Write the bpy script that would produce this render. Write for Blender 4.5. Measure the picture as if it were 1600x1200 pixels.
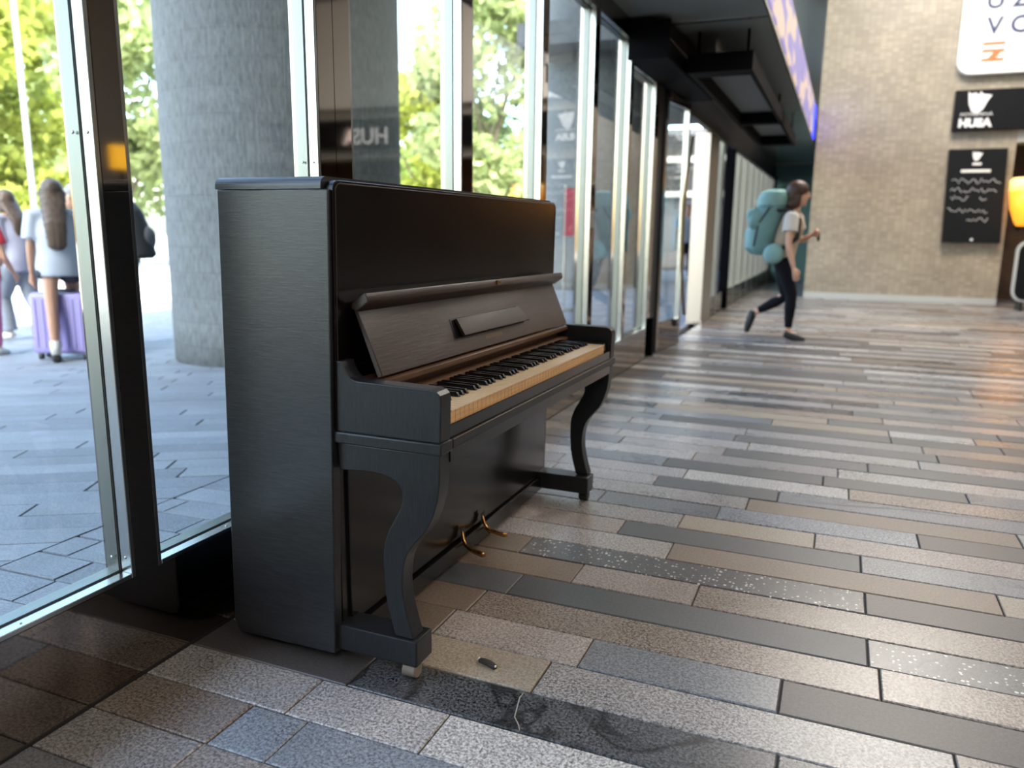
import bpy, bmesh, math, random
import numpy as np
from mathutils import Vector, Matrix
random.seed(7)
sc = bpy.context.scene
for o in list(bpy.data.objects): bpy.data.objects.remove(o)
COL = sc.collection
R = math.radians

# ------------------------------------------------------------------ camera
CAM_H = 1.07
F_PX, PITCH, YAW, ROLL = 1226.8, 0.19513, 0.39127, 0.012247
cy_, sy_, cp_, sp_ = math.cos(YAW), math.sin(YAW), math.cos(PITCH), math.sin(PITCH)
FW = Vector((-sy_*cp_, cy_*cp_, -sp_)); RT0 = Vector((cy_, sy_, 0)); UP0 = RT0.cross(FW)
RT = RT0*math.cos(ROLL)+UP0*math.sin(ROLL); UPV = -RT0*math.sin(ROLL)+UP0*math.cos(ROLL)
EYE = Vector((0, 0, CAM_H))
cd = bpy.data.cameras.new('camera'); cam = bpy.data.objects.new('camera', cd); COL.objects.link(cam)
cd.sensor_fit = 'HORIZONTAL'; cd.sensor_width = 36; cd.lens = F_PX/1600*36
cam.matrix_world = Matrix(((RT.x, UPV.x, -FW.x, 0), (RT.y, UPV.y, -FW.y, 0), (RT.z, UPV.z, -FW.z, CAM_H), (0, 0, 0, 1)))
cd.clip_start = 0.05; cd.clip_end = 400
cd.dof.use_dof = True; cd.dof.focus_distance = 2.05; cd.dof.aperture_fstop = 2.3
sc.camera = cam

# ------------------------------------------------------------------ sky, sun, lamps, exposure
world = bpy.data.worlds.new('world'); sc.world = world; world.use_nodes = True
wn = world.node_tree; wn.nodes.clear()
sky = wn.nodes.new('ShaderNodeTexSky'); sky.sky_type = 'NISHITA'; sky.sun_disc = False
sky.sun_elevation = R(48); sky.sun_rotation = R(170); sky.dust_density = 2.5; sky.air_density = 1.1; sky.ozone_density = 1.5
bg = wn.nodes.new('ShaderNodeBackground'); bg.inputs['Strength'].default_value = 1.08
wo = wn.nodes.new('ShaderNodeOutputWorld')
wn.links.new(sky.outputs[0], bg.inputs[0]); wn.links.new(bg.outputs[0], wo.inputs[0])
def light(name, kind, loc, energy, color, rot=None, target=None, **kw):
    d = bpy.data.lights.new(name, kind); d.energy = energy; d.color = color
    for k, v in kw.items(): setattr(d, k, v)
    o = bpy.data.objects.new(name, d); COL.objects.link(o); o.location = loc
    if target is not None: o.rotation_euler = (Vector(target)-Vector(loc)).to_track_quat('-Z', 'Y').to_euler()
    elif rot: o.rotation_euler = rot
    return o
light('sun', 'SUN', (0, 0, 30), 11.0, (1, .95, .86), target=Vector((0, 0, 30))+Vector((-0.36, 0.22, -0.92)), angle=R(.8))
WARM = (1, .72, .46); NEUT = (1, .93, .84)
for (x, y, e) in ((4.0, -.5, 45), (3.4, 5.5, 80), (1.0, 10.6, 380), (6.2, 3.0, 60), (6.2, 8.0, 60), (2.6, -4.5, 150)):
    light('hall_ceiling_lamp', 'AREA', (x, y, 5.85), e, NEUT, rot=(0, 0, 0), shape='RECTANGLE', size=2.0, size_y=2.0)
light('shopfront_spot', 'SPOT', (4.6, 1.9, 3.1), 90, (1, .62, .40), target=(1.3, 1.6, 0), spot_size=R(62), spot_blend=.9, shadow_soft_size=.25)
vs = sc.view_settings; vs.view_transform = 'Standard'; vs.look = 'None'; vs.exposure = 0.58; vs.gamma = 1; vs.use_curve_mapping = False
sc.cycles.max_bounces = 10; sc.cycles.diffuse_bounces = 4; sc.cycles.glossy_bounces = 5; sc.cycles.transparent_max_bounces = 24
sc.cycles.caustics_reflective = False; sc.cycles.caustics_refractive = False; sc.cycles.sample_clamp_indirect = 8
sc.cycles.use_denoising = True

# ------------------------------------------------------------------ pixel helpers (distance always comes from a surface)
W = -1.479                       # plane of the window wall
SLOPE = 0.033                    # the plaza falls away from the building
def ray(px): return FW + RT*((px[0]-800)/F_PX) + UPV*((600-px[1])/F_PX)
def at(px, axis, val):
    d = ray(px); i = 'xyz'.index(axis); return EYE + d*((val-EYE[i])/d[i])
def gout(px):
    d = ray(px); return EYE + d*((-SLOPE*W-CAM_H)/(d.z-SLOPE*d.x))
def zout(x): return SLOPE*(max(x, -12.0)-W)
def on_vplane(px, base):         # vertical plane through base, facing the viewer
    n = Vector((-sy_, cy_, 0)); d = ray(px); return EYE + d*(((Vector(base)-EYE).dot(n))/d.dot(n))

# ------------------------------------------------------------------ materials
MATS = {}
def nmat(name):
    m = bpy.data.materials.new(name); m.use_nodes = True; nt = m.node_tree
    b = nt.nodes['Principled BSDF']; MATS[name] = m
    return m, nt, b
def rgb(c): return (c[0], c[1], c[2], 1)
def plain(name, col, rough=.5, metal=0., spec=.5, bump=0., bscale=60, var=0., vscale=6, stretch=None, emit=None, estr=0, coat=0):
    m, nt, b = nmat(name)
    b.inputs['Roughness'].default_value = rough; b.inputs['Metallic'].default_value = metal
    b.inputs['Specular IOR Level'].default_value = spec; b.inputs['Base Color'].default_value = rgb(col)
    if coat: b.inputs['Coat Weight'].default_value = coat; b.inputs['Coat Roughness'].default_value = .12
    tc = nt.nodes.new('ShaderNodeTexCoord'); mp = nt.nodes.new('ShaderNodeMapping')
    nt.links.new(tc.outputs['Object'], mp.inputs[0])
    if stretch: mp.inputs['Scale'].default_value = stretch
    if var:
        n = nt.nodes.new('ShaderNodeTexNoise'); n.inputs['Scale'].default_value = vscale; n.inputs['Detail'].default_value = 5
        nt.links.new(mp.outputs[0], n.inputs['Vector'])
        r = nt.nodes.new('ShaderNodeValToRGB')
        r.color_ramp.elements[0].position = .3; r.color_ramp.elements[1].position = .7
        r.color_ramp.elements[0].color = rgb([c*(1-var) for c in col]); r.color_ramp.elements[1].color = rgb([min(1, c*(1+var)) for c in col])
        nt.links.new(n.outputs['Fac'], r.inputs[0]); nt.links.new(r.outputs[0], b.inputs['Base Color'])
    if bump:
        n = nt.nodes.new('ShaderNodeTexNoise'); n.inputs['Scale'].default_value = bscale; n.inputs['Detail'].default_value = 3
        nt.links.new(mp.outputs[0], n.inputs['Vector'])
        bp = nt.nodes.new('ShaderNodeBump'); bp.inputs['Strength'].default_value = bump; bp.inputs['Distance'].default_value = .01
        nt.links.new(n.outputs['Fac'], bp.inputs['Height']); nt.links.new(bp.outputs[0], b.inputs['Normal'])
    if emit: b.inputs['Emission Color'].default_value = rgb(emit); b.inputs['Emission Strength'].default_value = estr
    return m
def granite(name, col, contrast=.45, fleck=0., rough=.27, scale=140, vein=False):
    m, nt, b = nmat(name)
    tc = nt.nodes.new('ShaderNodeTexCoord'); oi = nt.nodes.new('ShaderNodeObjectInfo')
    add = nt.nodes.new('ShaderNodeVectorMath'); add.operation = 'ADD'
    sclv = nt.nodes.new('ShaderNodeVectorMath'); sclv.operation = 'SCALE'; sclv.inputs['Scale'].default_value = 37.
    cv = nt.nodes.new('ShaderNodeCombineXYZ'); nt.links.new(oi.outputs['Random'], cv.inputs[0]); nt.links.new(oi.outputs['Random'], cv.inputs[1])
    nt.links.new(cv.outputs[0], sclv.inputs[0]); nt.links.new(tc.outputs['Object'], add.inputs[0]); nt.links.new(sclv.outputs[0], add.inputs[1])
    n1 = nt.nodes.new('ShaderNodeTexNoise'); n1.inputs['Scale'].default_value = scale; n1.inputs['Detail'].default_value = 4; n1.inputs['Roughness'].default_value = .85
    n2 = nt.nodes.new('ShaderNodeTexNoise'); n2.inputs['Scale'].default_value = 4; n2.inputs['Detail'].default_value = 2
    for n in (n1, n2): nt.links.new(add.outputs[0], n.inputs['Vector'])
    r = nt.nodes.new('ShaderNodeValToRGB'); e = r.color_ramp.elements
    e[0].position = .41; e[1].position = .59
    e[0].color = rgb([c*(1-contrast) for c in col]); e[1].color = rgb([min(.9, c*(1+contrast)) for c in col])
    nt.links.new(n1.outputs['Fac'], r.inputs[0])
    hs = nt.nodes.new('ShaderNodeHueSaturation'); nt.links.new(r.outputs[0], hs.inputs['Color'])
    mr = nt.nodes.new('ShaderNodeMapRange'); mr.inputs['From Min'].default_value = .3; mr.inputs['From Max'].default_value = .7
    mr.inputs['To Min'].default_value = .9; mr.inputs['To Max'].default_value = 1.1
    nt.links.new(n2.outputs['Fac'], mr.inputs[0])
    mr2 = nt.nodes.new('ShaderNodeMapRange'); mr2.inputs['To Min'].default_value = .85; mr2.inputs['To Max'].default_value = 1.15
    nt.links.new(oi.outputs['Random'], mr2.inputs[0])
    mu = nt.nodes.new('ShaderNodeMath'); mu.operation = 'MULTIPLY'; nt.links.new(mr.outputs[0], mu.inputs[0]); nt.links.new(mr2.outputs[0], mu.inputs[1])
    nt.links.new(mu.outputs[0], hs.inputs['Value'])
    out = hs.outputs[0]
    if fleck:
        v = nt.nodes.new('ShaderNodeTexVoronoi'); v.inputs['Scale'].default_value = 80; v.inputs['Randomness'].default_value = 1
        nt.links.new(add.outputs[0], v.inputs['Vector'])
        sep = nt.nodes.new('ShaderNodeSeparateColor'); nt.links.new(v.outputs['Color'], sep.inputs[0])
        mr3 = nt.nodes.new('ShaderNodeMapRange'); mr3.inputs['From Min'].default_value = 1-fleck; mr3.inputs['From Max'].default_value = 1
        mr3.inputs['To Min'].default_value = 0; mr3.inputs['To Max'].default_value = .42
        nt.links.new(sep.outputs[0], mr3.inputs[0])
        lt = nt.nodes.new('ShaderNodeMath'); lt.operation = 'LESS_THAN'; nt.links.new(v.outputs['Distance'], lt.inputs[0]); nt.links.new(mr3.outputs[0], lt.inputs[1])
        mx = nt.nodes.new('ShaderNodeMix'); mx.data_type = 'RGBA'; nt.links.new(lt.outputs[0], mx.inputs[0]); nt.links.new(out, mx.inputs[6]); mx.inputs[7].default_value = (.62, .6, .57, 1)
        out = mx.outputs[2]
    if vein:
        n3 = nt.nodes.new('ShaderNodeTexNoise'); n3.inputs['Scale'].default_value = 3.2; n3.inputs['Detail'].default_value = 2; n3.inputs['Distortion'].default_value = 1.2; nt.links.new(tc.outputs['Object'], n3.inputs['Vector'])
        rv = nt.nodes.new('ShaderNodeValToRGB'); ev = rv.color_ramp.elements; ev[0].position = .46; ev[0].color = (1, 1, 1, 1); ev[1].position = .54; ev[1].color = (1, 1, 1, 1); e3 = ev.new(.5); e3.color = (.12, .12, .13, 1)
        nt.links.new(n3.outputs['Fac'], rv.inputs[0])
        mv = nt.nodes.new('ShaderNodeMix'); mv.data_type = 'RGBA'; mv.blend_type = 'MULTIPLY'; mv.inputs[0].default_value = .85; nt.links.new(out, mv.inputs[6]); nt.links.new(rv.outputs[0], mv.inputs[7]); out = mv.outputs[2]
    nt.links.new(out, b.inputs['Base Color']); b.inputs['Specular IOR Level'].default_value = .5
    rr = nt.nodes.new('ShaderNodeMapRange'); rr.inputs['To Min'].default_value = rough-.03; rr.inputs['To Max'].default_value = rough+.05
    nt.links.new(n2.outputs['Fac'], rr.inputs[0]); nt.links.new(rr.outputs[0], b.inputs['Roughness'])
    bp = nt.nodes.new('ShaderNodeBump'); bp.inputs['Strength'].default_value = .12; bp.inputs['Distance'].default_value = .004
    nt.links.new(n1.outputs['Fac'], bp.inputs['Height']); nt.links.new(bp.outputs[0], b.inputs['Normal'])
    return m
G = {'L': granite('granite_light', (.305, .285, .275), .7), 'B': granite('granite_beige', (.25, .205, .172), .7), 'W': granite('granite_white', (.39, .37, .35), .7),
     'P': granite('granite_pink', (.31, .268, .245), .5), 'G': granite('granite_grey', (.17, .175, .185), .5), 'S': granite('stone_slate', (.088, .091, .094), .16, rough=.40),
     'R': granite('stone_brown', (.17, .13, .098), .22, rough=.40), 'D': granite('granite_dark', (.085, .087, .092), .95, vein=True), 'F': granite('granite_flecked', (.10, .098, .10), .4, fleck=.62),
     'T': granite('stone_tan', (.28, .235, .185), .3, rough=.40), 'N': granite('stone_umber', (.088, .078, .074), .2, rough=.40), 'U': granite('granite_blue', (.215, .23, .255), .6)}
OUTG = [granite('plaza_stone_pale', (.215, .23, .255), .25, rough=.68, scale=150), granite('plaza_stone_blue', (.195, .212, .24), .3, rough=.68, scale=150), granite('plaza_stone_grey', (.205, .22, .243), .25, rough=.68, scale=150)]

def glass_mat(name, tint=(.93, .97, .95), k=1.0):
    m = bpy.data.materials.new(name); m.use_nodes = True; nt = m.node_tree; nt.nodes.clear(); MATS[name] = m
    geo = nt.nodes.new('ShaderNodeNewGeometry'); dot = nt.nodes.new('ShaderNodeVectorMath'); dot.operation = 'DOT_PRODUCT'
    nt.links.new(geo.outputs['Normal'], dot.inputs[0]); nt.links.new(geo.outputs['Incoming'], dot.inputs[1])
    ab = nt.nodes.new('ShaderNodeMath'); ab.operation = 'ABSOLUTE'; nt.links.new(dot.outputs['Value'], ab.inputs[0])
    inv = nt.nodes.new('ShaderNodeMath'); inv.operation = 'SUBTRACT'; inv.inputs[0].default_value = 1; nt.links.new(ab.outputs[0], inv.inputs[1])
    pw = nt.nodes.new('ShaderNodeMath'); pw.operation = 'POWER'; pw.inputs[1].default_value = 5; nt.links.new(inv.outputs[0], pw.inputs[0])
    ma = nt.nodes.new('ShaderNodeMath'); ma.operation = 'MULTIPLY_ADD'; ma.inputs[1].default_value = .95*k; ma.inputs[2].default_value = .045*k; nt.links.new(pw.outputs[0], ma.inputs[0])
    tr = nt.nodes.new('ShaderNodeBsdfTransparent'); tr.inputs[0].default_value = rgb(tint)
    gl = nt.nodes.new('ShaderNodeBsdfGlossy'); gl.inputs['Roughness'].default_value = .0; gl.inputs[0].default_value = (.95, .97, 1, 1)
    mx = nt.nodes.new('ShaderNodeMixShader'); nt.links.new(ma.outputs[0], mx.inputs[0]); nt.links.new(tr.outputs[0], mx.inputs[1]); nt.links.new(gl.outputs[0], mx.inputs[2])
    out = nt.nodes.new('ShaderNodeOutputMaterial'); nt.links.new(mx.outputs[0], out.inputs[0])
    return m
glass_mat('pane_glass'); 
M = MATS
plain('bronze_mirror', (.30, .255, .22), .045, 1.0)
plain('steel', (.42, .42, .405), .22, 1.0, bump=.02, bscale=14)
plain('steel_dull', (.20, .208, .19), .34, 1.0); plain('gasket', (.02, .02, .02), .5)
plain('screw', (.5, .5, .5), .3, 1.0)
plain('joint_dark', (.035, .03, .026), .8)
plain('soffit_mirror', (.36, .40, .385), .16, 0.2, spec=.8, bump=.35, bscale=1.6)
plain('black_paint', (.004, .004, .005), .6, spec=.04)
plain('black_satin', (.012, .012, .013), .45)
plain('canopy_panel', (.13, .14, .14), .5); plain('steel_satin', (.36, .34, .30), .38, 1.0)
plain('plaster', (.42, .40, .37), .8); plain('dark_plaster', (.13, .12, .11), .8)
plain('ceiling_grey', (.12, .12, .125), .8); plain('ceiling_white', (.55, .55, .54), .8)
plain('beam_grey', (.45, .45, .42), .6)
plain('green_paint', (.10, .19, .17), .4)
plain('brown_wall', (.10, .055, .028), .6, var=.3)
plain('white_sign', (.80, .79, .77), .4, emit=(1, .98, .95), estr=.06)
plain('sign_blue', (.03, .045, .13), .5)
plain('sign_grey', (.45, .45, .52), .5)
plain('sign_orange', (.85, .16, .05), .5)
plain('sign_black', (.008, .008, .009), .45, spec=.12)
plain('chalkboard', (.008, .009, .010), .55, spec=.12)
plain('chalk', (.42, .43, .44), .8)
plain('sign_white', (.75, .73, .71), .5)
plain('letter_glow', (.8, .75, .72), .5, emit=(1, .9, .85), estr=.9)
plain('brass', (.62, .33, .10), .25, 1.0, var=.15, vscale=20)
plain('brass_dull', (.30, .20, .09), .4, 1.0)
plain('ivory', (.72, .55, .35), .35, var=.06, vscale=9)
plain('key_wood', (.62, .36, .16), .5, var=.15, stretch=(40, 1, 40))
plain('ebony', (.008, .008, .009), .22)
plain('felt_brown', (.13, .065, .03), .7, var=.3, vscale=20)
plain('name_wood', (.085, .042, .02), .35, var=.3, vscale=9, stretch=(6, 1, 6))
plain('gold_decal', (.16, .10, .04), .4)
plain('rubber', (.02, .02, .02), .7)
plain('wheel_pale', (.20, .165, .125), .5); plain('vein', (.33, .31, .28), .6)
plain('dust', (.10, .10, .10), .9)
def wood_black(name, stretch, col=(.011, .012, .014), rough=.30, bump=.25, wear=.0, spec=.5):
    m, nt, b = nmat(name)
    tc = nt.nodes.new('ShaderNodeTexCoord'); mp = nt.nodes.new('ShaderNodeMapping'); mp.inputs['Scale'].default_value = stretch
    nt.links.new(tc.outputs['Object'], mp.inputs[0])
    n = nt.nodes.new('ShaderNodeTexNoise'); n.inputs['Scale'].default_value = 10; n.inputs['Detail'].default_value = 6; n.inputs['Roughness'].default_value = .65
    nt.links.new(mp.outputs[0], n.inputs['Vector'])
    bp = nt.nodes.new('ShaderNodeBump'); bp.inputs['Strength'].default_value = bump; bp.inputs['Distance'].default_value = .004
    nt.links.new(n.outputs['Fac'], bp.inputs['Height']); nt.links.new(bp.outputs[0], b.inputs['Normal'])
    r = nt.nodes.new('ShaderNodeValToRGB'); e = r.color_ramp.elements
    e[0].position = .42; e[0].color = rgb(col); e[1].position = .78; e[1].color = rgb([c*(1+wear*3)+wear*.03 for c in col])
    nt.links.new(n.outputs['Fac'], r.inputs[0]); nt.links.new(r.outputs[0], b.inputs['Base Color'])
    n2 = nt.nodes.new('ShaderNodeTexNoise'); n2.inputs['Scale'].default_value = 3; nt.links.new(tc.outputs['Object'], n2.inputs['Vector'])
    rr = nt.nodes.new('ShaderNodeMapRange'); rr.inputs['To Min'].default_value = rough-.06; rr.inputs['To Max'].default_value = rough+.1
    nt.links.new(n2.outputs['Fac'], rr.inputs[0]); nt.links.new(rr.outputs[0], b.inputs['Roughness'])
    b.inputs['Specular IOR Level'].default_value = spec
    return m
wood_black('piano_side', (2.5, 1, 40), rough=.30, bump=.10, wear=.3)
wood_black('piano_front', (40, 2.0, 40), col=(.006, .0055, .0055), rough=.16, bump=.03)
plain('flap_wood', (.030, .018, .013), .5, spec=.2, var=.3, vscale=14, stretch=(8, 1, 8)); plain('worn_highlight', (.16, .12, .08), .5); plain('piano_bead', (.03, .016, .011), .4); wood_black('piano_panel', (40, 2.0, 40), col=(.0045, .0028, .0026), rough=.2, bump=.03, spec=.25)
wood_black('piano_leg', (30, 30, 2.0), rough=.36, bump=.10, wear=.2, spec=.32)
wood_black('piano_lid', (14, 1.0, 14), col=(.026, .014, .011), rough=.32, bump=.16, wear=.2)
# concrete, tile wall, foliage
def concrete(name, col):
    m, nt, b = nmat(name); L = nt.links.new
    def math_(op, a, bv=None):
        n = nt.nodes.new('ShaderNodeMath'); n.operation = op
        for k, v in enumerate((a, bv)):
            if v is None: continue
            if hasattr(v, 'links'): L(v, n.inputs[k])
            else: n.inputs[k].default_value = v
        return n.outputs[0]
    tc = nt.nodes.new('ShaderNodeTexCoord'); sp = nt.nodes.new('ShaderNodeSeparateXYZ'); L(tc.outputs['Object'], sp.inputs[0])
    u = math_('ARCTAN2', sp.outputs[1], sp.outputs[0])
    cv = nt.nodes.new('ShaderNodeCombineXYZ'); L(u, cv.inputs[0]); L(sp.outputs[2], cv.inputs[1])
    br = nt.nodes.new('ShaderNodeTexBrick'); br.inputs['Scale'].default_value = 1; br.inputs['Brick Width'].default_value = .34; br.inputs['Row Height'].default_value = .21; br.inputs['Mortar Size'].default_value = .007; br.inputs['Mortar Smooth'].default_value = .6
    br.inputs['Color1'].default_value = (.9, .9, .9, 1); br.inputs['Color2'].default_value = (.80, .80, .80, 1); br.inputs['Mortar'].default_value = (.73, .73, .73, 1); L(cv.outputs[0], br.inputs['Vector'])
    cv2 = nt.nodes.new('ShaderNodeCombineXYZ'); L(math_('MULTIPLY', u, 26.), cv2.inputs[0]); L(math_('MULTIPLY', sp.outputs[2], 6.), cv2.inputs[1])
    n = nt.nodes.new('ShaderNodeTexNoise'); n.inputs['Scale'].default_value = 1.6; n.inputs['Detail'].default_value = 6; n.inputs['Roughness'].default_value = .7; L(cv2.outputs[0], n.inputs['Vector'])
    r = nt.nodes.new('ShaderNodeValToRGB'); e = r.color_ramp.elements
    e[0].position = .3; e[0].color = rgb([c*.6 for c in col]); e[1].position = .7; e[1].color = rgb([c*1.45 for c in col]); L(n.outputs['Fac'], r.inputs[0])
    mx = nt.nodes.new('ShaderNodeMix'); mx.data_type = 'RGBA'; mx.blend_type = 'MULTIPLY'; mx.inputs[0].default_value = 1; L(r.outputs[0], mx.inputs[6]); L(br.outputs['Color'], mx.inputs[7]); L(mx.outputs[2], b.inputs['Base Color'])
    bp = nt.nodes.new('ShaderNodeBump'); bp.inputs['Strength'].default_value = .8; bp.inputs['Distance'].default_value = .03; L(n.outputs['Fac'], bp.inputs['Height']); L(bp.outputs[0], b.inputs['Normal'])
    b.inputs['Roughness'].default_value = .85
concrete('concrete', (.185, .195, .20))
plain('slab_grey', (.14, .145, .15), .8, var=.15)
def tile_wall(name):
    m, nt, b = nmat(name)
    tc = nt.nodes.new('ShaderNodeTexCoord'); mp = nt.nodes.new('ShaderNodeMapping'); mp.inputs['Rotation'].default_value = (R(-90), 0, 0)
    nt.links.new(tc.outputs['Object'], mp.inputs[0])
    br = nt.nodes.new('ShaderNodeTexBrick'); br.inputs['Scale'].default_value = 1
    br.inputs['Brick Width'].default_value = .09; br.inputs['Row Height'].default_value = .05; br.inputs['Mortar Size'].default_value = .004
    br.inputs['Color1'].default_value = (.36, .305, .225, 1); br.inputs['Color2'].default_value = (.27, .225, .17, 1); br.inputs['Mortar'].default_value = (.24, .205, .165, 1)
    br.offset = .0
    nt.links.new(mp.outputs[0], br.inputs['Vector'])
    n = nt.nodes.new('ShaderNodeTexNoise'); n.inputs['Scale'].default_value = 1.3; n.inputs['Detail'].default_value = 4
    nt.links.new(tc.outputs['Object'], n.inputs['Vector'])
    hs = nt.nodes.new('ShaderNodeHueSaturation'); mr = nt.nodes.new('ShaderNodeMapRange'); mr.inputs['From Min'].default_value = .3; mr.inputs['From Max'].default_value = .7
    mr.inputs['To Min'].default_value = .85; mr.inputs['To Max'].default_value = 1.15
    nt.links.new(n.outputs['Fac'], mr.inputs[0]); nt.links.new(mr.outputs[0], hs.inputs['Value']); nt.links.new(br.outputs['Color'], hs.inputs['Color'])
    nt.links.new(hs.outputs[0], b.inputs['Base Color']); b.inputs['Roughness'].default_value = .38
tile_wall('beige_tile')
def leaf(name, col):
    m = bpy.data.materials.new(name); m.use_nodes = True; nt = m.node_tree; nt.nodes.clear(); MATS[name] = m
    oi = nt.nodes.new('ShaderNodeNewGeometry')
    hs = nt.nodes.new('ShaderNodeHueSaturation'); hs.inputs['Color'].default_value = rgb(col)
    mr = nt.nodes.new('ShaderNodeMapRange'); mr.inputs['To Min'].default_value = .55; mr.inputs['To Max'].default_value = 1.5
    nt.links.new(oi.outputs['Random Per Island'], mr.inputs[0]); nt.links.new(mr.outputs[0], hs.inputs['Value'])
    d = nt.nodes.new('ShaderNodeBsdfDiffuse'); t = nt.nodes.new('ShaderNodeBsdfTranslucent')
    nt.links.new(hs.outputs[0], d.inputs[0]); nt.links.new(hs.outputs[0], t.inputs[0])
    mx = nt.nodes.new('ShaderNodeMixShader'); mx.inputs[0].default_value = .45
    nt.links.new(d.outputs[0], mx.inputs[1]); nt.links.new(t.outputs[0], mx.inputs[2])
    out = nt.nodes.new('ShaderNodeOutputMaterial'); nt.links.new(mx.outputs[0], out.inputs[0])
leaf('leaf_yellow', (.42, .45, .10)); leaf('leaf_green', (.30, .38, .11)); leaf('leaf_pale', (.42, .47, .22))
plain('bark', (.12, .09, .06), .9)
plain('asphalt', (.50, .49, .46), .9, var=.1)
plain('lamp_white', (.45, .46, .48), .4)
# people
plain('skin', (.58, .33, .23), .5); plain('skin_tan', (.46, .25, .17), .5)
plain('hair_brown', (.055, .024, .014), .5, bump=.4, bscale=50, stretch=(1, 1, .15)); plain('hair_long', (.085, .055, .04), .5, var=.4, vscale=8, stretch=(6, 6, .5)); plain('hair_grey', (.30, .30, .31), .7, var=.3)
plain('cloth_cream', (.42, .33, .245), .8, var=.1); plain('cloth_sleeve', (.60, .56, .52), .8); plain('cloth_black', (.006, .0065, .010), .8, spec=.15); plain('cloth_white_blue', (.44, .48, .57), .8, var=.06); plain('cloth_lilac', (.40, .41, .54), .8, var=.08)
plain('denim_pale', (.22, .25, .31), .85, var=.1); plain('denim_dark', (.03, .032, .04), .85); plain('cloth_red', (.65, .03, .05), .8); plain('cloth_pink', (.62, .16, .34), .8); plain('cloth_grey', (.12, .12, .13), .9); plain('cloth_blue', (.30, .36, .46), .8)
plain('shoe_white', (.62, .60, .57), .6); plain('shoe_black', (.012, .012, .013), .6)
plain('pack_teal', (.13, .25, .25), .75, var=.18, vscale=5, bump=.6, bscale=9); plain('pack_teal_light', (.19, .34, .335), .75, var=.12, bump=.6, bscale=9); plain('pack_black', (.02, .02, .022), .8)
plain('lilac_shell', (.28, .24, .52), .35); plain('eye_dark', (.02, .015, .012), .2); plain('lip', (.42, .14, .12), .5)
plain('banner_red', (.62, .07, .10), .6)

# ------------------------------------------------------------------ mesh helpers
def wloc(o):
    v = Vector((0, 0, 0))
    while o is not None: v += o.location; o = o.parent
    return v
class MB:
    def __init__(s): s.v = []; s.f = []; s.mi = []; s.m = 0
    def add(s, vs, fs, mi=None):
        b = len(s.v); s.v += [tuple(v) for v in vs]; s.f += [tuple(i+b for i in f) for f in fs]; s.mi += [s.m if mi is None else mi]*len(fs)
    def box(s, x0, x1, y0, y1, z0, z1, mi=None):
        s.add([(x0, y0, z0), (x1, y0, z0), (x1, y1, z0), (x0, y1, z0), (x0, y0, z1), (x1, y0, z1), (x1, y1, z1), (x0, y1, z1)],
              [(0, 3, 2, 1), (4, 5, 6, 7), (0, 1, 5, 4), (1, 2, 6, 5), (2, 3, 7, 6), (3, 0, 4, 7)], mi)
    def prism(s, pts, axis, a, b, mi=None):          # polygon extruded along an axis
        n = len(pts)
        def mk(p, t): return {'x': (t, p[0], p[1]), 'y': (p[0], t, p[1]), 'z': (p[0], p[1], t)}[axis]
        s.add([mk(p, a) for p in pts]+[mk(p, b) for p in pts],
              [tuple(range(n)), tuple(range(2*n-1, n-1, -1))]+[(i, (i+1) % n, n+(i+1) % n, n+i) for i in range(n)], mi)
    def tube(s, path, rad, seg=10, cap=True, mi=None, flat=1.0):
        path = [Vector(p) for p in path]; n = len(path)
        if not hasattr(rad, '__len__'): rad = [rad]*n
        up = None; base = len(s.v); vs = []; fs = []
        for i, p in enumerate(path):
            t = (path[min(i+1, n-1)]-path[max(i-1, 0)]).normalized()
            if up is None: up = t.orthogonal().normalized()
            up = (up-t*up.dot(t)).normalized(); sd = t.cross(up)
            for k in range(seg):
                a = 2*math.pi*k/seg; vs.append(p+up*(math.cos(a)*rad[i])+sd*(math.sin(a)*rad[i]*flat))
        for i in range(n-1):
            for k in range(seg): fs.append((i*seg+k, i*seg+(k+1) % seg, (i+1)*seg+(k+1) % seg, (i+1)*seg+k))
        if cap: fs.append(tuple(range(seg-1, -1, -1))); fs.append(tuple((n-1)*seg+k for k in range(seg)))
        s.add(vs, fs, mi)
    def loft(s, rings, seg=20, mi=None, ang=0.):     # rings: (x, y, z, ra, rb) horizontal ellipses
        vs = []; fs = []; n = len(rings); ca, sa = math.cos(ang), math.sin(ang)
        for (x, y, z, ra, rb) in rings:
            for k in range(seg):
                a = 2*math.pi*k/seg; u = ra*math.cos(a); v = rb*math.sin(a); vs.append((x+u*ca-v*sa, y+u*sa+v*ca, z))
        for i in range(n-1):
            for k in range(seg): fs.append((i*seg+k, i*seg+(k+1) % seg, (i+1)*seg+(k+1) % seg, (i+1)*seg+k))
        fs.append(tuple(range(seg-1, -1, -1))); fs.append(tuple((n-1)*seg+k for k in range(seg)))
        s.add(vs, fs, mi)
    def ball(s, c, r, seg=16, rings=10, mi=None):    # r may be a 3-tuple
        if not hasattr(r, '__len__'): r = (r, r, r)
        vs = []; fs = []
        for i in range(1, rings):
            th = math.pi*i/rings
            for k in range(seg):
                a = 2*math.pi*k/seg; vs.append((c[0]+r[0]*math.sin(th)*math.cos(a), c[1]+r[1]*math.sin(th)*math.sin(a), c[2]+r[2]*math.cos(th)))
        t = len(vs); vs.append((c[0], c[1], c[2]+r[2])); vs.append((c[0], c[1], c[2]-r[2]))
        for i in range(rings-2):
            for k in range(seg): fs.append((i*seg+k, (i+1)*seg+k, (i+1)*seg+(k+1) % seg, i*seg+(k+1) % seg))
        for k in range(seg): fs.append((t, k, (k+1) % seg)); fs.append((t+1, (rings-2)*seg+(k+1) % seg, (rings-2)*seg+k))
        s.add(vs, fs, mi)
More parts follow.
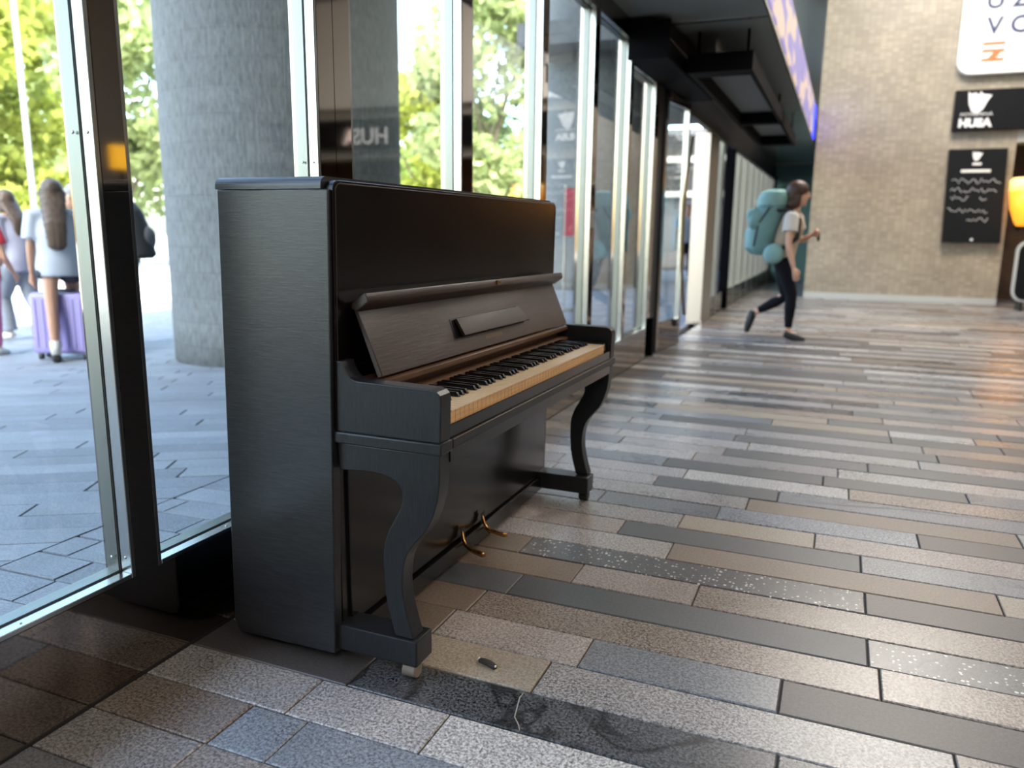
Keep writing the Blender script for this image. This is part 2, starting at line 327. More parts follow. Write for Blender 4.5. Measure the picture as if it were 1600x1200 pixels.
def link(name, me, mat, parent=None, smooth=False):
    o = bpy.data.objects.new(name, me); COL.objects.link(o)
    for m in (mat if isinstance(mat, (list, tuple)) else [mat]):
        me.materials.append(M[m] if isinstance(m, str) else m)
    if parent is not None: o.parent = parent
    if smooth: me.polygons.foreach_set('use_smooth', [True]*len(me.polygons)); me.update()
    return o
def obj(name, mb, mat, parent=None, bevel=0., smooth=False, seg=2, origin=None, autos=False):
    off = wloc(parent) if parent is not None else Vector((0, 0, 0))
    if origin is not None: off = Vector(origin)
    me = bpy.data.meshes.new(name); me.from_pydata([(v[0]-off.x, v[1]-off.y, v[2]-off.z) for v in mb.v], [], mb.f)
    if any(mb.mi): me.polygons.foreach_set('material_index', mb.mi)
    bm = bmesh.new(); bm.from_mesh(me); bmesh.ops.recalc_face_normals(bm, faces=bm.faces)
    if bevel:
        es = [e for e in bm.edges if len(e.link_faces) == 2 and e.calc_face_angle(0) > .6]
        bmesh.ops.bevel(bm, geom=es, offset=bevel, segments=seg, affect='EDGES', profile=.5, clamp_overlap=True)
    bm.to_mesh(me); bm.free()
    o = link(name, me, mat, parent, smooth)
    if origin is not None and parent is None: o.location = off
    if bevel and not smooth:
        me.polygons.foreach_set('use_smooth', [True]*len(me.polygons)); me.set_sharp_from_angle(angle=R(22))
    return o
def tag(o, label=None, cat=None, group=None, kind=None):
    if label: o['label'] = label
    if cat: o['category'] = cat
    if group: o['group'] = group
    if kind: o['kind'] = kind
    return o
def thing(name, label, cat, loc=(0, 0, 0), group=None, kind=None):
    o = bpy.data.objects.new(name, None); COL.objects.link(o); o.location = loc; o.empty_display_size = .1
    return tag(o, label, cat, group, kind)
def bx(name, x0, x1, y0, y1, z0, z1, mat, parent=None, bevel=0.):
    mb = MB(); mb.box(min(x0, x1), max(x0, x1), min(y0, y1), max(y0, y1), min(z0, z1), max(z0, z1)); return obj(name, mb, mat, parent, bevel)
def struct(o, label, cat): return tag(o, label, cat, None, 'structure')

# ------------------------------------------------------------------ floor: stone planks in rows running away from the window wall
ROW0, ROWH = 1.120, 0.1490        # near edge and width of the plank row that starts the traced rows
FX1, FY0, FY1 = 9.0, -8.0, 18.4
mb = MB(); mb.box(W-.02, FX1, FY0, FY1, -.12, -.006)
floor = struct(obj('floor', mb, 'joint_dark'), 'hall floor of long granite planks in many greys and browns', 'floor')
def gx(px): return at(px, 'z', 0).x
def jx(*pts): return sum(gx(q) for q in pts)/len(pts)
TR = {  # row: stone types from the wall outwards, and the pixel ends of the joints between them
 -2: ('GLRL', [(420, 1290), (900, 1340), (1400, 1390)]), -1: ('LBGL', [(250, 1215), (640, 1240), (1250, 1290)]),
 0: ('BUUL', [(355, 1134), (443, 1162), (900, 1235)]), 1: ('LLWL', [(472, 1090), (677, 1147), (1250, 1230)]),
 2: ('NDDG', [(552, 1060), (1215, 1185), (1700, 1280)]), 3: ('BTLB', [(640, 1020), (846, 1056), (1491, 1181)]),
 4: ('RPGN', [(700, 965), (913, 1022), (1218, 1091)]), 5: ('RBBL', [(746, 937), (1376, 1073)]),
 6: ('NSSF', [(680, 870), (808, 908), (1356, 1020)]), 7: ('RRPBB', [(730, 855), (903, 894), (1087, 929), (1700, 1030)]),
 8: ('RRFN', [(720, 830), (825, 847), (1352, 944)]), 9: ('GLRT', [(760, 815), (1047, 859), (1563, 945)]),
 10: ('RPSG', [(800, 800), (973, 820), (1345, 882)]), 11: ('LLTP', [(830, 775), (1065, 811), (1273, 844)]),
 12: ('GGUN', [(941, 774), (1123, 799), (1434, 843)]), 13: ('RLRL', [(905, 750), (1168, 786), (1592, 842)]),
 14: ('LLSG', [(870, 725), (1025, 750), (1216, 776)]), 15: ('LLWB', [(880, 712), (1071, 740), (1326, 771)]),
 16: ('LGSSG', [(905, 700), (1040, 721), (1286, 752), (1511, 778)]), 17: ('GLLW', [(900, 690), (1084, 713), (1309, 740)]),
 18: ('GLSS', [(968, 690), (1132, 706), (1356, 731)]), 19: ('LLWL', [(960, 680), (1169, 698), (1436, 727)]),
 20: ('GGSN', [(1005, 676), (1147, 685), (1463, 713)]), 21: ('LLLB', [(980, 660), (1165, 676), (1442, 704)]),
 22: ('GSSN', [(1030, 655), (1391, 683), (1560, 697)]), 23: ('LGTWB', [(1000, 648), (1207, 657), (1389, 677), (1522, 690)])}
types_light, types_dark = 'LBWLPT', 'GSNSGD'
parts_left = 296
rest = MB(); restcols = list(G.keys())
def plank_mb(x0, x1, y0, y1, dz):
    m = MB(); g = .0022; b = .0025
    x0 += g; x1 -= g; y0 += g; y1 -= g; z = dz
    m.add([(x0, y0, -.02), (x1, y0, -.02), (x1, y1, -.02), (x0, y1, -.02), (x0, y0, z-b), (x1, y0, z-b), (x1, y1, z-b), (x0, y1, z-b),
           (x0+b, y0+b, z), (x1-b, y0+b, z), (x1-b, y1-b, z), (x0+b, y1-b, z)],
          [(8, 9, 10, 11), (0, 1, 5, 4), (1, 2, 6, 5), (2, 3, 7, 6), (3, 0, 4, 7), (4, 5, 9, 8), (5, 6, 10, 9), (6, 7, 11, 10), (7, 4, 8, 11)])
    return m
rr_ = random.Random(3)
for k in range(-61, 117):
    y0 = ROW0+k*ROWH; y1 = y0+ROWH; ym = (y0+y1)/2
    if k in TR:
        ty, js = TR[k]; xs = [W]
        for q in js:
            P = at(q, 'z', 0); xs.append(P.x)
        ty = list(ty)[:len(xs)]
        while xs[-1] < FX1: xs.append(xs[-1]+rr_.uniform(.8, 1.15)); ty.append(rr_.choice(types_light if ty[0] in types_light else types_dark)) if len(ty) < len(xs) else None
    else:
        xs = [W, W+rr_.uniform(.25, 1.0)]; ty = []
        while xs[-1] < FX1: xs.append(xs[-1]+rr_.uniform(.7, 1.25))
        pool = types_light if k % 2 else types_dark
        ty = [rr_.choice(pool) if rr_.random() < .85 else rr_.choice('RTNF') for _ in xs]
    xs[-1] = min(xs[-1], FX1)
    for i in range(len(xs)-1):
        x0, x1 = xs[i], min(xs[i+1], FX1)
        if x1-x0 < .03: continue
        t = ty[min(i, len(ty)-1)]
        xr = (0.55*ym+.45) if ym > 0 else -9
        vis = -4 <= k <= 34 and x0 < xr+.1
        dz = rr_.uniform(-.0012, .0012)
        if vis and parts_left > 0:
            parts_left -= 1
            obj('plank', plank_mb(x0, x1, y0, y1, dz), G[t], floor)
        else:
            q = plank_mb(x0, x1, y0, y1, dz); rest.add(q.v, q.f, restcols.index(t))
tag(obj('far_planks', rest, [G[c] for c in restcols], floor), kind='stuff')
def floor_mark(name, pxs, w, mat):
    m = MB(); P = [at(q, 'z', .0016) for q in pxs]; m.tube(P, [w*.4]+[w]*(len(P)-2)+[w*.4], 6, flat=1); m.v = [(x, y, .0016+(z-.0016)*.12) for x, y, z in m.v]; return obj(name, m, mat, floor)
floor_mark('pale_vein', [(819, 1081), (812, 1090), (808, 1105), (804, 1120), (810, 1132), (812, 1142)], .0014, 'vein')
floor_mark('pale_scratch', [(1222, 780), (1320, 789), (1420, 796), (1500, 806), (1600, 816)], .0022, 'vein')
# scrap on the floor, and a pale scratch on one plank
c = at((762, 1038), 'z', 0)
mb = MB(); pts = [at(q, 'z', .006) for q in ((749, 1031), (756, 1033), (765, 1037), (774, 1043))]
mb.tube(pts, [.006, .008, .009, .007], 8)
scr = tag(obj('paper_scrap', mb, 'joint_dark', smooth=True, origin=(c.x, c.y, 0)), 'small dark curled scrap lying on the tan plank beside the piano leg', 'litter')
for q_ in (pts[0]+Vector((0, 0, .004)), pts[3]+Vector((0, 0, .003))): mb = MB(); mb.ball(q_, .0035, 8, 6); off_ = Vector((c.x, c.y, 0)); obj('pale_end', mb, 'sign_white', scr, smooth=True)

# ------------------------------------------------------------------ window wall
POSTS = [(-7.7, -7.62), (-6.8, -6.72), (-5.9, -5.82), (-5.0, -4.92), (-4.1, -4.02), (-3.2, -3.12), (-2.3, -2.22), (-1.4, -1.32), (-.5, -.43), (.37, .44), (1.268, 1.333), (2.05, 2.215), (3.02, 3.11), (3.95, 4.02), (4.845, 4.925), (5.72, 5.79), (6.53, 6.66)]
SILL, HEAD, SOFF = .250, 2.387, 2.50
wall = thing('wall_left', 'window wall with dark bronze mirror posts, plinth and header', 'wall', (W, 3, 0), kind='structure')
DEP = .075                        # depth of the steel reveals
for i, (a, b) in enumerate(POSTS):
    if i == 11:
        bx('post', W-.10, W, a, a+.078, SILL, HEAD, 'bronze_mirror', wall); bx('post', W-.10, W, a+.081, b, SILL, HEAD, 'bronze_mirror', wall)
        bx('post_seam', W-.09, W-.003, a+.076, a+.083, SILL, HEAD, 'gasket', wall)
    else: bx('post', W-.10, W, a, b, SILL, HEAD, 'bronze_mirror', wall)
for a, b in ((-8, -5), (-5, -2.26), (-2.26, .405), (.405, 2.13), (2.13, 3.985), (3.985, 5.755), (5.755, 6.66)):
    bx('plinth_panel', W-.10, W, a+.001, b-.001, .006, SILL, 'bronze_mirror', wall)
bx('plinth_joint', W-.09, W+.002, -8, 6.66, -.004, .006, 'gasket', wall)
for a, b in ((-8, -2.26), (-2.26, 2.13), (2.13, 5.755)): bx('header_panel', W-.10, W, a, b, HEAD, SOFF, 'bronze_mirror', wall)
bx('header_panel', W-.10, W, 5.755, 6.66, 2.235, SOFF, 'black_satin', wall)
wn_i = 0
WDESC = {8: 'behind the viewer', }
def window(y0, y1, z0, z1, label, detail):
    global wn_i
    wn_i += 1
    x0 = W-DEP; f = MB(); t = .012
    # stepped polished steel reveal: outer strip, then a glazing bead near the glass
    bead = MB()
    for (f_, xa, xb, w) in ((f, W-.034, W-.001, t), (bead, W-DEP, W-.038, t+.004)):
        f_.box(xa, xb, y0, y0+w, z0, z1); f_.box(xa, xb, y1-w, y1, z0, z1)
        f_.box(xa, xb, y0+w, y1-w, z0, z0+w); f_.box(xa, xb, y0+w, y1-w, z1-w, z1)
    o = struct(obj('window_%d' % wn_i, f, 'steel', bevel=.0015 if detail else 0, seg=1), label, 'window')
    obj('glazing_bead', bead, 'steel_dull', o)
    g = MB()
    for (a, b, c, d) in ((y0+t, y1-t, z0+t, z0+t+.002), (y0+t, y1-t, z1-t-.002, z1-t), (y0+t, y0+t+.002, z0+t, z1-t), (y1-t-.002, y1-t, z0+t, z1-t)): g.box(W-.040, W-.0345, a, b, c, d)
    obj('gasket', g, 'gasket', o)
    bx('pane', W-.062, W-.056, y0+.012, y1-.012, z0+.012, z1-.012, 'pane_glass', o)
    if detail:
        for zz in (.30, 1.26):
            for xx in (W-.018, W-.05):
                s_ = MB(); r_ = .004; c_ = Vector((xx, y1-(t if xx > W-.03 else t+.010), zz)); s_.ball(c_, (r_, .0025, r_), 8, 6); obj('screw', s_, 'screw', o, smooth=True)
        for yy in (y0+.25, y0+.55):
            s_ = MB(); s_.ball((W-.016, yy, z0+t), (.004, .004, .002), 8, 6); obj('screw', s_, 'screw', o, smooth=True)
    return o
for i in range(len(POSTS)-1):
    y0, y1 = POSTS[i][1], POSTS[i+1][0]
    names = {9: 'tall steel framed pane beside the mirror post left of the piano, people outside', 10: 'tall steel framed pane behind the near end of the piano, concrete column outside',
             11: 'tall steel framed pane behind the middle of the piano, after the double post', 12: 'tall steel framed pane above the far end of the piano, trees outside', 13: 'steel framed pane just past the far end of the piano',
             14: 'steel framed pane two posts before the shorter pane', 15: 'shorter steel framed pane next to the black door housing'}
    window(y0, y1, SILL, 2.235 if i == 15 else HEAD, names.get(i, 'tall steel framed pane in the window wall away from the piano'), i in (9, 10))
# upper glazing above the mezzanine (daylight for the hall)
up = thing('trim_1', 'upper steel mullions and glazing above the mezzanine', 'glazing', (W, 3, 3.0), kind='structure')
for k in range(0, 15): bx('mullion', W-.1, W, -8+k*1.8, -7.9+k*1.8, 3.02, 5.99, 'steel', up)
bx('pane', W-.06, W-.05, -8, 18.3, 3.02, 5.99, 'pane_glass', up)

# mezzanine: mirrored soffit, LED fascia, far panels
SX = -.59
sof = thing('trim_2', 'polished mirror soffit panels under the mezzanine', 'soffit', (W, 6, SOFF), kind='structure')
bx('slab', W-.1, SX-.03, -8, 18.3, SOFF+.02, 3.02, 'ceiling_grey', sof)
for a, b in ((-8, -2), (-2, 2.2), (2.2, 5.88), (5.90, 9.6), (9.62, 13.4), (13.42, 18.3)):
    bx('soffit_panel', W, SX, a, b, SOFF, SOFF+.02, 'soffit_mirror', sof)
bx('edge_trim', SX-.002, SX+.012, -8, 14.05, SOFF-.012, SOFF+.02, 'steel', sof)
bx('edge_trim', SX-.002, SX+.012, -8, 14.05, 3.0, 3.03, 'steel', sof)
bx('edge_trim', W, SX, 5.875, 5.905, SOFF-.008, SOFF+.001, 'steel', sof)
def led_mat():
    m = bpy.data.materials.new('led_screen'); m.use_nodes = True; nt = m.node_tree; b = nt.nodes['Principled BSDF']; MATS['led_screen'] = m
    tc = nt.nodes.new('ShaderNodeTexCoord'); mp = nt.nodes.new('ShaderNodeMapping'); mp.inputs['Scale'].default_value = (1, .9, 3)
    nt.links.new(tc.outputs['Object'], mp.inputs[0])
    n = nt.nodes.new('ShaderNodeTexNoise'); n.inputs['Scale'].default_value = 1.5; n.inputs['Detail'].default_value = 1; nt.links.new(mp.outputs[0], n.inputs['Vector'])
    r = nt.nodes.new('ShaderNodeValToRGB'); e = r.color_ramp.elements; e[0].position = .50; e[0].color = (.24, .20, .44, 1); e[1].position = .58; e[1].color = (.60, .45, .36, 1)
    nt.links.new(n.outputs['Fac'], r.inputs[0]); b.inputs['Base Color'].default_value = (.01, .01, .02, 1)
    nt.links.new(r.outputs[0], b.inputs['Emission Color']); b.inputs['Emission Strength'].default_value = .9
led_mat(); plain('led_blue', (.01, .01, .05), .4, emit=(.003, .012, .5), estr=6)
led = thing('led_display', 'long purple LED display strip along the mezzanine edge', 'display', (SX, 9, SOFF))
for i, a in enumerate((1.0, 3.2, 5.4, 7.6, 9.8)):
    bx('screen', SX+.001, SX+.02, a+.01, a+2.19, 2.53, 2.99, 'led_screen', led)
bx('housing', SX-.028, SX+.001, 1.0, 13.9, 2.52, 3.0, 'black_satin', led)
bx('screen', SX+.001, SX+.02, 12.01, 13.2, 2.53, 2.99, 'led_screen', led); bx('screen', SX+.001, SX+.02, 13.22, 13.88, 2.53, 2.99, 'led_blue', led)

# entrance: black housing, canopy frames, door leaf, steel pillar, glazing beyond
hs = thing('door_housing', 'black door drive housing fixed under the soffit beside the windows', 'housing', (-1.32, 6.2, 2.2))
bx('body', W+.001, -1.20, 5.62, 7.6, 2.225, 2.46, 'black_paint', hs, .01); bx('cover_rim', W+.001, -1.195, 5.60, 5.625, 2.22, 2.465, 'black_paint', hs); bx('cover_rail', -1.21, -1.19, 5.61, 7.6, 2.33, 2.345, 'steel', hs)
cn = thing('door_canopy', 'black framed canopy with grey panels hung over the entrance doors', 'canopy', (-.92, 8.7, 2.2))
for a, b in ((6.09, 6.30), (9.05, 9.22), (11.25, 11.45)): bx('cross_beam', -1.16, -.70, a, b, 2.20, 2.33, 'black_paint', cn)
bx('side_beam', -.735, -.70, 6.30, 11.25, 2.20, 2.33, 'black_paint', cn); bx('side_beam', -1.16, -1.12, 6.30, 11.25, 2.20, 2.33, 'black_paint', cn)
for a, b in ((6.30, 9.05), (9.22, 11.25)): bx('panel', -1.12, -.735, a, b, 2.315, 2.33, 'canopy_panel', cn)
for y in (6.2, 9.13, 11.35):
    for x in (-1.1, -.75): bx('hanger', x-.01, x+.01, y-.01, y+.01, 2.33, SOFF, 'black_paint', cn)
d1 = struct(thing('door_1', '', '', (W, 6.86, 0)), 'steel glass entrance door leaf standing ajar beside the shorter pane', 'door')
ang = math.atan2(.085, .66)
def leafbox(name, a, b, z0, z1, mat, th=.045, par=None, dx=0):
    m = MB(); ux, uy = math.sin(ang), math.cos(ang); nx, ny = uy, -ux
    P = [(W+.0+ux*t+nx*s+dx*nx, 6.86+uy*t+ny*s+dx*ny) for t, s in ((a, -th/2), (b, -th/2), (b, th/2), (a, th/2))]
    m.prism(P, 'z', z0, z1); return obj(name, m, mat, par or d1)
leafbox('stile', 0, .06, .01, 2.2, 'steel'); leafbox('stile', .61, .66, .01, 2.2, 'steel'); leafbox('bottom_rail', .06, .61, .01, .26, 'bronze_mirror'); leafbox('top_rail', .06, .61, 2.14, 2.2, 'steel'); leafbox('pane', .06, .61, .26, 2.14, 'pane_glass', .01)
mb = MB(); mb.tube([(W+.16, 7.40, .30), (W+.13, 7.30, .75), (W+.12, 7.28, 1.30), (W+.15, 7.40, 1.9)], .014, 8); obj('pull_handle', mb, 'brass_dull', d1, smooth=True)
bx('door_jamb', W-.10, W, 6.66, 6.86, 0, 2.235, 'black_satin', wall)
bx('plinth_panel', W-.09, W+.03, 6.66, 6.74, 0, .33, 'black_paint', wall)
tr3 = thing('trim_3', 'black header and glazing over the entrance doors', 'header', (W, 9, 2.2), kind='structure')
bx('header', W-.10, W, 6.66, 18.3, 2.235, SOFF, 'ceiling_grey', tr3); bx('header_rail', W-.02, W+.04, 6.9, 18.2, 2.16, 2.235, 'black_satin', tr3)
d2 = struct(thing('door_2', '', '', (W, 9.4, 0)), 'polished steel pillar at the far side of the open doorway', 'door frame')
bx('pillar', W-.16, W+.02, 9.30, 9.95, 0, 2.16, 'steel_satin', d2, .006); bx('foot', W-.165, W+.025, 9.29, 9.96, 0, .04, 'steel', d2)
FARP = [10.5, 11.42, 12.3, 13.2, 14.1, 15.0, 15.9, 16.8, 17.7, 18.25]
far = thing('trim_4', 'row of steel mullions and glazing beyond the entrance', 'glazing', (W, 14, 0), kind='structure')
for i, y in enumerate(FARP): bx('mullion', W-.09, W+(.03 if i == 1 else 0), y-.05, y+.05, 0, 2.235, 'black_paint' if i == 1 else 'steel_satin', far)
for i in range(len(FARP)-1): bx('pane', W-.09, W-.084, FARP[i]+.05, FARP[i+1]-.05, .26, 2.2, 'pane_glass', far); bx('plinth_panel', W-.08, W-.005, FARP[i]+.05, FARP[i+1]-.05, 0, .26, 'bronze_mirror', far)
bx('pane', W-.06, W-.052, 9.95, 10.45, .26, 2.2, 'pane_glass', far); bx('plinth_panel', W-.08, W-.005, 9.95, 10.45, 0, .26, 'bronze_mirror', far)

# ------------------------------------------------------------------ far walls, ceiling, hall shell
WY = 14.05
wb = struct(bx('wall_back', -.54, 2.25, WY, WY+.6, 0, 6, 'beige_tile'), 'beige small tiled wall behind the walking woman', 'wall')
struct(bx('baseboard_back', -.545, 2.25, WY-.015, WY+.001, 0, .10, 'beam_grey'), 'pale grey baseboard under the beige tiled wall', 'baseboard')
far_w = struct(bx('wall_far', W-.1, 2.0, 18.3, 18.5, 0, 2.60, 'green_paint'), 'dark green end wall beyond the entrance', 'wall')
bx('top_beam', W-.1, SX+.1, 18.22, 18.3, 2.48, 2.60, 'beam_grey', far_w)
up_w = struct(bx('wall_far_upper', W-.1, 2.0, 18.3, 18.5, 2.6, 6, 'plaster'), 'grey upper end wall with a pale beam', 'wall')
for z in (4.42, 5.2): bx('beam', SX, -.2, 18.1, 18.3, z, z+.14, 'beam_grey', up_w)
struct(bx('ceiling', W-.1, FX1+.2, -8.2, 18.5, 6.0, 6.3, 'ceiling_white'), 'pale grey hall ceiling', 'ceiling')
struct(bx('wall_right', FX1, FX1+.2, -8.2, 18.5, -.1, 6, 'dark_plaster'), 'plain hall wall opposite the windows', 'wall')
struct(bx('wall_front', W-.1, FX1, -8.2, -8.0, -.1, 6, 'plaster'), 'plain hall wall behind the viewer', 'wall')
# restaurant alcove right of the tile wall
alc = struct(bx('wall_alcove', 2.25, FX1, 15.6, 15.8, 0, 6, 'brown_wall'), 'dark brown restaurant alcove wall behind the beer glass lamp', 'wall')
bx('lintel', 2.25, FX1, WY, WY+.5, 2.42, 6, 'plaster', alc)
# signs
def text(name, s, size, mat, parent, x, y, z, ext=.004, bold=0., width=None, mirror=False):
    cu = bpy.data.curves.new(name, 'FONT'); cu.body = s; cu.size = size; cu.extrude = ext; cu.offset = bold; cu.resolution_u = 3
    t = bpy.data.objects.new('t', cu); COL.objects.link(t); bpy.context.view_layer.update()
    me = bpy.data.meshes.new_from_object(t.evaluated_get(bpy.context.evaluated_depsgraph_get())); bpy.data.objects.remove(t)
    vs = np.zeros(len(me.vertices)*3); me.vertices.foreach_get('co', vs); vs = vs.reshape(-1, 3)
    sx = 1.
    if width: sx = width/(vs[:, 0].max()-vs[:, 0].min())
    off = wloc(parent)
    out = np.stack([vs[:, 0]*sx+x-off.x, -vs[:, 2]+y-off.y, vs[:, 1]+z-off.z], 1)
    me.vertices.foreach_set('co', out.reshape(-1)); me.update()
    return link(name, me, mat, parent)
SY = WY-.10
def roundrect(x0, x1, z0, z1, r, n=6):
    P = []
    for cx, cz, a0 in ((x1-r, z1-r, 0), (x0+r, z1-r, 90), (x0+r, z0+r, 180), (x1-r, z0+r, 270)):
        for k in range(n+1): a = R(a0+90*k/n); P.append((cx+r*math.cos(a), cz+r*math.sin(a)))
    return P
ws = thing('wall_sign', 'large white rounded sign panel with dark blue letters and orange logo', 'sign', (1.4, SY, 3.4))
mb = MB(); mb.prism(roundrect(1.335, 7.2, 3.39, 5.4, .2), 'y', SY-.05, WY-.001); obj('panel', mb, 'white_sign', ws)
text('lettering', 'U ZE', .33, 'sign_blue', ws, 1.62, SY-.055, 4.28, bold=.006)
text('lettering', 'V CE', .33, 'sign_blue', ws, 1.66, SY-.055, 3.93, bold=.006)
lg = MB()
for z in (3.80, 3.70, 3.575): lg.prism([(1.63, z-.022), (1.92, z-.022), (1.93, z+.022), (1.64, z+.022)], 'y', SY-.056, SY-.049)
lg.prism([(1.70, 3.575), (1.80, 3.575), (1.90, 3.70), (1.80, 3.70)], 'y', SY-.0565, SY-.049)
obj('logo', lg, 'sign_orange', ws)
text('small_lettering', 'Správa', .085, 'sign_grey', ws, 1.62, SY-.055, 3.49); text('small_lettering', 'železnic', .085, 'sign_grey', ws, 1.62, SY-.055, 3.43)
fs = thing('fascia_sign', 'long black fascia sign with white goose emblem', 'sign', (1.37, SY, 2.6))
bx('board', 1.365, 8.2, SY-.04, WY-.001, 2.60, 3.17, 'sign_black', fs, .004)
def emblem(par, cx, cz, s, y, mat='sign_white'):
    m = MB(); P = [(-.42, .45), (-.30, .36), (-.12, .40), (0, .30), (.06, .46), (.14, .34), (.50, .28), (.36, .05), (.20, -.30), (0, -.48), (-.22, -.38), (-.36, -.05)]
    m.prism([(cx+a*s, cz+b*s) for a, b in P], 'y', y-.006, y); return obj('emblem', m, mat, par)
emblem(fs, 1.67, 2.99, .34, SY-.04)
text('small_lettering', 'POTREFENÁ', .06, 'sign_white', fs, 1.45, SY-.042, 2.80, width=.42); text('lettering', 'HUSA', .16, 'sign_white', fs, 1.44, SY-.042, 2.645, bold=.010, width=.44)
text('large_lettering', 'HUSA', .42, 'letter_glow', fs, 5.35, SY-.042, 2.70, bold=.012, width=1.15)
cb = thing('chalkboard', 'black chalkboard menu with white handwriting under the fascia sign', 'board', (1.8, SY, .93))
mb = MB(); mb.prism([(1.405, .945), (2.185, .945), (2.13, 2.325), (1.365, 2.325)], 'y', SY-.04, WY-.001); obj('board', mb, 'chalkboard', cb)
emblem(cb, 1.74, 2.22, .15, SY-.04); bx('printed_line', 1.69, 1.81, SY-.044, SY-.04, 2.09, 2.125, 'sign_white', cb); bx('printed_line', 1.55, 1.94, SY-.044, SY-.04, 1.985, 2.025, 'sign_white', cb)
rc = random.Random(5)
for z, xa, xb in ((1.86, 1.44, 2.10), (1.73, 1.44, 2.06), (1.61, 1.45, 1.72), (1.61, 1.84, 1.95), (1.42, 1.42, 1.97), (1.28, 1.70, 2.0), (1.30, 2.07, 2.12)):
    m = MB(); x = xa; pts = []; 
    while x < xb: pts.append((x, SY-.0425, z+rc.uniform(-.04, .04))); x += rc.uniform(.018, .035)
    if len(pts) > 2: m.tube(pts, .006, 5); obj('chalk_line', m, 'chalk', cb)
mb = MB(); mb.ball((1.80, SY-.042, .99), (.02, .008, .02), 8, 6); obj('badge', mb, 'sign_white', cb, smooth=True)
# beer glass lamp
plain('beer_glow', (.6, .25, .02), .4, emit=(1, .30, .02), estr=1.1); plain('foam_glow', (.8, .6, .3), .4, emit=(1, .55, .10), estr=1.2)
bl = thing('beer_glass_lamp', 'glowing orange beer glass shaped lamp beside the chalkboard', 'lamp', (2.42, SY-.1, 1.2))
mb = MB(); mb.loft([(2.43, SY-.15, 1.20, .09, .09), (2.43, SY-.15, 1.26, .13, .13), (2.43, SY-.15, 1.45, .20, .20), (2.43, SY-.15, 1.70, .235, .235)], 24); obj('glass', mb, 'beer_glow', bl, smooth=True)
mb = MB(); mb.loft([(2.43, SY-.15, 1.70, .235, .235), (2.43, SY-.15, 1.85, .24, .24), (2.43, SY-.15, 1.89, .20, .20)], 24); obj('foam', mb, 'foam_glow', bl, smooth=True)
bx('bracket', 2.40, 2.46, SY-.15, WY+.1, 1.14, 1.20, 'black_satin', bl)
light('beer_lamp_glow', 'POINT', (2.43, SY-.45, 1.55), 7, (1, .45, .10), shadow_soft_size=.2)
# dark rounded stand at the right edge
st = thing('menu_stand', 'dark rounded menu stand with grey rim beside the restaurant', 'stand', (2.55, 13.3, 0))
mb = MB(); mb.prism(roundrect(2.30, 2.9, .12, 1.0, .16), 'y', 13.28, 13.34); obj('rim', mb, 'beam_grey', st); mb = MB(); mb.prism(roundrect(2.335, 2.865, .155, .965, .13), 'y', 13.272, 13.28); obj('panel', mb, 'sign_black', st)
for x in (2.42, 2.78): bx('leg', x-.02, x+.02, 13.15, 13.45, 0, .13, 'black_satin', st)
# yellow lit box sign across the hall, seen mirrored in the bronze post
plain('yellow_glow', (.7, .4, .03), .4, emit=(1, .55, .03), estr=1.3)
ys = thing('box_sign', 'yellow lit box sign on a black pole across the hall', 'sign', (5.0, 7.05, 0))
bx('box', 4.9, 5.0, 6.93, 7.18, 1.70, 1.97, 'yellow_glow', ys, .01); bx('pole', 4.93, 4.97, 7.035, 7.075, 0, 1.70, 'black_satin', ys); bx('base', 4.75, 5.15, 6.85, 7.25, 0, .03, 'black_satin', ys)

# ------------------------------------------------------------------ upright piano
PN0, PN1 = 1.476, 2.965           # the two outer faces of the case
piano = thing('upright_piano', 'black upright piano with open fallboard and curved front legs', 'piano', (-1.07, 2.22, 0))
def lean(z): return -1.0725+.0191*z        # front face of the case, which leans forward a touch
def drop(y): return -.011*(y-1.49)         # the key bed sags slightly to the far end
side = [(-1.352, .030), (-1.374, .036), (-1.385, .062), (-1.361, 1.151), (-1.0505, 1.151), (-1.0722, .034)]
for a, b in ((PN0, PN0+.032), (PN1-.032, PN1)):
    mb = MB(); mb.prism(side, 'y', a, b); obj('side_panel', mb, 'piano_side', piano, .003)
prof = [(PN0-.002, 1.152), (PN1+.002, 1.152), (PN1+.002, 1.158)]
for k in range(7):
    a = R(15*k); prof.append((PN1+.002-.020+.020*math.cos(a), 1.159+.020*math.sin(a)))
for k in range(7):
    a = R(90+15*k); prof.append((PN0-.002+.020+.020*math.cos(a), 1.159+.020*math.sin(a)))
mb = MB(); mb.prism(prof, 'x', -1.363, -1.068); obj('top_lid', mb, 'piano_side', piano, .0)
pr_ = [(PN0+.011, .60), (PN1-.004, .60)]
for k in range(7): a = R(15*k); pr_.append((PN1-.004-.030+.030*math.cos(a), 1.141+.030*math.sin(a)))
for k in range(7): a = R(90+15*k); pr_.append((PN0+.011+.022+.022*math.cos(a), 1.149+.022*math.sin(a)))
mb = MB(); n_ = len(pr_); mb.add([(lean(z)+o_, y, z) for o_ in (-.016, .006) for y, z in pr_], [tuple(range(n_)), tuple(range(2*n_-1, n_-1, -1))]+[(i_, (i_+1) % n_, n_+(i_+1) % n_, n_+i_) for i_ in range(n_)]); obj('upper_panel', mb, 'piano_panel', piano, .0015)
bd_ = [(PN0+.019, .62)]+[(PN0+.019+.018-.018*math.cos(R(15*k)), 1.146+.018*math.sin(R(15*k))) for k in range(7)]+[(PN1-.030+.018*math.sin(R(15*k))-.0, 1.146+.018*math.cos(R(15*k))) for k in range(7)]+[(PN1-.012, .62)]
mb = MB(); mb.tube([(lean(z)+.006, y, z) for y, z in bd_], .0016, 6, cap=True); obj('panel_bead', mb, 'piano_bead', piano)
bx('lower_panel', -1.085, -1.060, PN0+.060, PN1-.040, .092, .545, 'piano_front', piano, .002)
